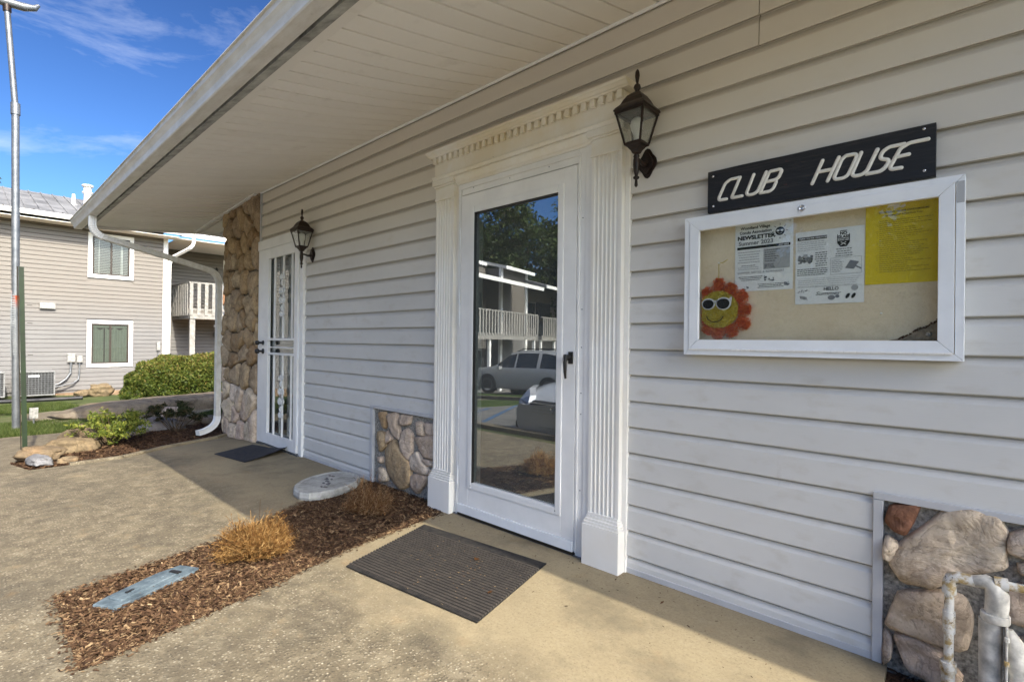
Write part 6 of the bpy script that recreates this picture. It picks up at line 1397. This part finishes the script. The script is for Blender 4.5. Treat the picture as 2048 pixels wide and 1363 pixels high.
# cars
def car(nm, loc, heading, L, Wd, Hh, mat, label, suv):
    o = thing(nm, loc, label, 'car'); ca, sa = math.cos(heading), math.sin(heading)
    def tw(x_, y_, z_): return (loc[0]+ca*x_-sa*y_, loc[1]+sa*x_+ca*y_, loc[2]+z_)
    # x forward from rear (0) to nose (L)
    if suv: belt = [(0, .95), (.06*L, 1.05), (.3*L, 1.06), (.66*L, 1.03), (.74*L, 1.04), (.90*L, .96), (.97*L, .84), (L, .62)]; roofp = [(0, .96), (.03*L, 1.12), (.13*L, 1.60), (.25*L, Hh), (.50*L, Hh), (.60*L, 1.58), (.73*L, 1.09), (.76*L, 1.06), (.90*L, .99), (.97*L, .86), (L, .64)]
    else: belt = [(0, .80), (.08*L, .93), (.3*L, .90), (.66*L, .86), (.72*L, .84), (.86*L, .76), (.95*L, .68), (L, .58)]; roofp = [(0, .82), (.06*L, .97), (.16*L, 1.02), (.30*L, 1.34), (.45*L, Hh), (.55*L, Hh-.05), (.70*L, .92), (.74*L, .88), (.86*L, .81), (.95*L, .71), (L, .60)]
    def ip(T_, x_):
        for (a, b), (c, d_) in zip(T_[:-1], T_[1:]):
            if a <= x_ <= c: t = (x_-a)/(c-a+1e-9); return b+(d_-b)*t
        return T_[-1][1]
    NS = 64; body, gl = MB(), MB(); rows_ = []
    for i in range(NS+1):
        x_ = L*i/NS; e = min(1, (x_/L)/.06, (1-x_/L)/.10); hw = Wd/2*(.80+.20*max(0, e)**.5); zb = ip(belt, x_); zr = max(zb+.015, ip(roofp, x_)); tall = min(1, (zr-zb)/.5); bot = .22+.16*max(0, (x_/L-.93)/.07)*0
        xs = x_
        rows_.append((tall, [(xs, 0, bot), (xs, hw*.86, bot), (xs, hw*.97, bot+.10), (xs, hw, bot+.30), (xs, hw*.985, zb-.12), (xs, hw*.94, zb), (xs, hw*(.94-.22*tall), zb+(zr-zb)*.86), (xs, hw*(.80-.18*tall), zr-.015*(1-tall)), (xs, 0, zr+.02)]))
    for sgn in (1, -1):
        for i in range(NS):
            for k in range(8):
                q = [rows_[i][1][k], rows_[i][1][k+1], rows_[i+1][1][k+1], rows_[i+1][1][k]]; q = [tw(p[0], p[1]*sgn, p[2]) for p in q]
                t0, t1 = rows_[i][0], rows_[i+1][0]; xm = (i+.5)/NS
                isg = (k == 5 and min(t0, t1) > .25 and abs((xm*100) % 22-8) > 1.2) or (k >= 6 and .2 < (t0+t1)/2 < .985 and abs(t1-t0) > .01 and (xm > .5 or xm < .3))
                (gl if isg else body).add(q, [(0, 1, 2, 3)], True)
    body.add([tw(*p) for p in rows_[-1][1]]+[tw(p[0], -p[1], p[2]) for p in rows_[-1][1][::-1]], [tuple(range(18))]); body.add([tw(*p) for p in rows_[0][1]]+[tw(p[0], -p[1], p[2]) for p in rows_[0][1][::-1]], [tuple(range(18))])
    me = body.build('body', mat, o); gl.build('windows', M_CARGL, o)
    for v_ in (me.data,):
        bm = bmesh.new(); bm.from_mesh(v_); bmesh.ops.remove_doubles(bm, verts=bm.verts, dist=.001); bmesh.ops.recalc_face_normals(bm, faces=bm.faces); bm.to_mesh(v_); bm.free()
    wr = .36 if suv else .33
    for x_ in (.19*L, .80*L):
        for s_ in (1, -1):
            wh = sub('wheel', o); y_ = s_*(Wd/2-.10)
            mb = MB(); mb.lathe([(wr*.64, -.11), (wr*.94, -.115), (wr, -.09), (wr, .09), (wr*.94, .115), (wr*.64, .11)], (0, 0, 0), 28); mb.xf(lambda p: Vector(tw(x_+p.x, y_+p.z, wr+p.y))); mb.build('tyre', M_TYRE, wh)
            mb = MB(); mb.lathe([(.05, .085), (.06, .095), (.03, .10)], (0, 0, 0), 16)
            for k in range(5):
                a = k*2*math.pi/5+.3; mb.obox((math.cos(a)*wr*.34, math.sin(a)*wr*.34, .088), (math.cos(a)*wr*.30, math.sin(a)*wr*.30, 0), (-math.sin(a)*.045, math.cos(a)*.045, 0), (0, 0, .010))
            mb.lathe([(wr*.60, .07), (wr*.66, .10), (wr*.66, .118), (wr*.60, .112)], (0, 0, 0), 28); mb.xf(lambda p: Vector(tw(x_+p.x, y_+s_*p.z, wr+p.y))); mb.build('rim', M_HEAD, wh)
            mb = MB(); mb.lathe([(wr*1.0, .0), (wr*1.16, .0), (wr*1.16, .03), (wr*1.0, .03)], (0, 0, 0), 28); mb.xf(lambda p: Vector(tw(x_+p.x, s_*(Wd/2-.015)+s_*p.z, max(wr+p.y, .20)))); mb.build('wheel_arch', M_PLAS if suv else mat, o)
            mb = MB(); mb.lathe([(.01, 0), (wr*1.03, 0), (wr*1.03, .02), (.01, .02)], (0, 0, 0), 28); mb.xf(lambda p: Vector(tw(x_+p.x, s_*(Wd/2-.012)+s_*p.z-s_*.02, max(wr+p.y, .21)))); mb.build('wheel_well', M_PLAS, o)
    for s_ in (1, -1):
        zh = .80 if suv else .64
        mb = MB(); Q = [(L-.02, s_*.50, zh-.03), (L-.10, s_*.74, zh+.0), (L-.36, s_*(Wd/2-.035), zh+.10), (L-.46, s_*(Wd/2-.055), zh+.16), (L-.26, s_*.72, zh+.14), (L-.07, s_*.52, zh+.06)] if not suv else [(L-.06, s_*.56, zh-.02), (L-.10, s_*.76, zh), (L-.34, s_*(Wd/2-.03), zh+.10), (L-.42, s_*(Wd/2-.04), zh+.15), (L-.22, s_*.74, zh+.12), (L-.08, s_*.58, zh+.07)]
        mb.add([tw(a+.012, b, c) for a, b, c in Q]+[tw(a-.08, b*.96, c) for a, b, c in Q], [tuple(range(6)), tuple(range(11, 5, -1))]+[(i, (i+1) % 6, 6+(i+1) % 6, 6+i) for i in range(6)]); mb.build('headlight', M_HEAD, o)
        mb = MB(); mb.obox(tw(.66*L, s_*(Wd/2+.09), 1.02 if suv else .92), Vector((ca*.07, sa*.07, 0)), Vector((-sa*.09, ca*.09, 0)), Vector((0, 0, .065))); mb.build('side_mirror', mat, o, .02)
        for xq in (.36*L, .55*L): MB().obox(tw(xq, s_*(Wd/2+.008), .90 if suv else .76), Vector((ca*.09, sa*.09, 0)), Vector((-sa*.012, ca*.012, 0)), Vector((0, 0, .014))).build('door_handle', M_HEAD, o)
    zg = .68 if suv else .54
    gm = MB(); gm.obox(tw(L-.035, 0, zg+.03), Vector((ca*.03, sa*.03, 0))+Vector((0, 0, -.02)), Vector((-sa*.46, ca*.46, 0)), Vector((0, 0, .065))); gm.build('grille', M_PLAS, o)
    for k in range(4): MB().obox(tw(L+.0, 0, zg-.03+k*.038), Vector((ca*.01, sa*.01, 0)), Vector((-sa*.45, ca*.45, 0)), Vector((0, 0, .006))).build('grille_bar', M_HEAD, o)
    lo = MB(); lo.obox(tw(L-.03, 0, .30), Vector((ca*.03, sa*.03, 0)), Vector((-sa*.36, ca*.36, 0)), Vector((0, 0, .045))); lo.build('lower_grille', M_PLAS, o)
    for s_ in (1, -1): MB().obox(tw(L-.08, s_*.66, .31), Vector((ca*.03, sa*.03, 0)), Vector((-sa*.12, ca*.12, 0)), Vector((0, 0, .04))).build('fog_light_recess', M_PLAS, o)
    mb = MB(); mb.tube([tw(L+.016, .075*math.cos(a*math.pi/10), zg+.03+.042*math.sin(a*math.pi/10)) for a in range(-4, 15)], .008, 6)
    mb.tube([tw(L+.016, -.045, zg), tw(L+.016, 0, zg+.055), tw(L+.016, .045, zg)], .007, 6) if not suv else None
    mb.build('emblem', M_STEEL, o)
    if suv:
        for s_ in (1, -1): MB().tube([tw(.12*L, s_*Wd*.30, Hh+.0), tw(.18*L, s_*Wd*.31, Hh+.07), tw(.48*L, s_*Wd*.31, Hh+.07), tw(.54*L, s_*Wd*.30, Hh-.02)], .016, 6).build('roof_rail', M_PLAS, o)
    return o
car('silver_suv', (-10.7, -13.05, -.87), R(174), 4.6, 1.86, 1.68, M_SILV, 'silver sport utility car parked side on, as the storm door mirrors it', True)
car('grey_sedan', (-3.44, -7.48, -.27), R(95), 4.75, 1.80, 1.45, M_GREYP, 'grey sedan parked nose towards the clubhouse, as the door glass mirrors it', False)
for (a, b) in (((-5.6, -2.95), (-9.8, -8.8)), ((-1.9, -2.95), (.4, -8.8)), ((-6.9, -3.6), (-8.6, -6.3))):
    d = Vector((b[0]-a[0], b[1]-a[1], 0)).normalized(); s_ = Vector((-d.y, d.x, 0))*.05; n_ = 10; mb = MB()
    for i in range(n_+1):
        p = Vector((a[0]+(b[0]-a[0])*i/n_, a[1]+(b[1]-a[1])*i/n_, 0)); z_ = gz(p.x, p.y)-.034; mb.v += [(p.x-s_.x, p.y-s_.y, z_), (p.x+s_.x, p.y+s_.y, z_)]
    mb.f = [(2*i, 2*i+1, 2*i+3, 2*i+2) for i in range(n_)]; mb.sm = [False]*n_; mb.build('parking_line', M_BLUE, kind='structure')
# trees behind the building across the car park
TR = [(-27, -20, 11.8, 4.6), (-24, -25, 13.5, 5.2), (-21, -30, 14.2, 5.4), (-17, -27.5, 12.0, 4.6), (-13.5, -30, 14.5, 5.0), (-31, -14, 11.5, 4.5), (-8, -31, 13.5, 5.0), (-1.5, -33, 11.5, 4.6), (5, -34, 11.5, 4.6)]  # last two trees added to block bright sky mirrored in the case glass
TL = ['leafy tree behind the taller middle block across the car park', 'leafy tree behind the wall with two corner boards across the car park', 'tall leafy tree whose crown fills the middle of the mirrored sky', 'leafy tree behind the slatted balcony, crown against the gap of sky', 'tall leafy tree at the right of the mirrored tree row', 'leafy tree at the far end of the building across the car park', 'leafy tree standing past the near end of the mirrored tree row', 'leafy tree added to hide sky mirrored behind the notice case papers', 'second leafy tree added to hide sky mirrored in the notice case glass']
for i, (x_, y_, h, r) in enumerate(TR):
    tree('oak_tree', x_, y_, -1.3, h*.92, r, TL[i], 20+i, 60000 if i < 5 else 20000, .13 if i < 5 else .2, group='trees behind the building across the car park', trunk_h=.25, lobes=20)
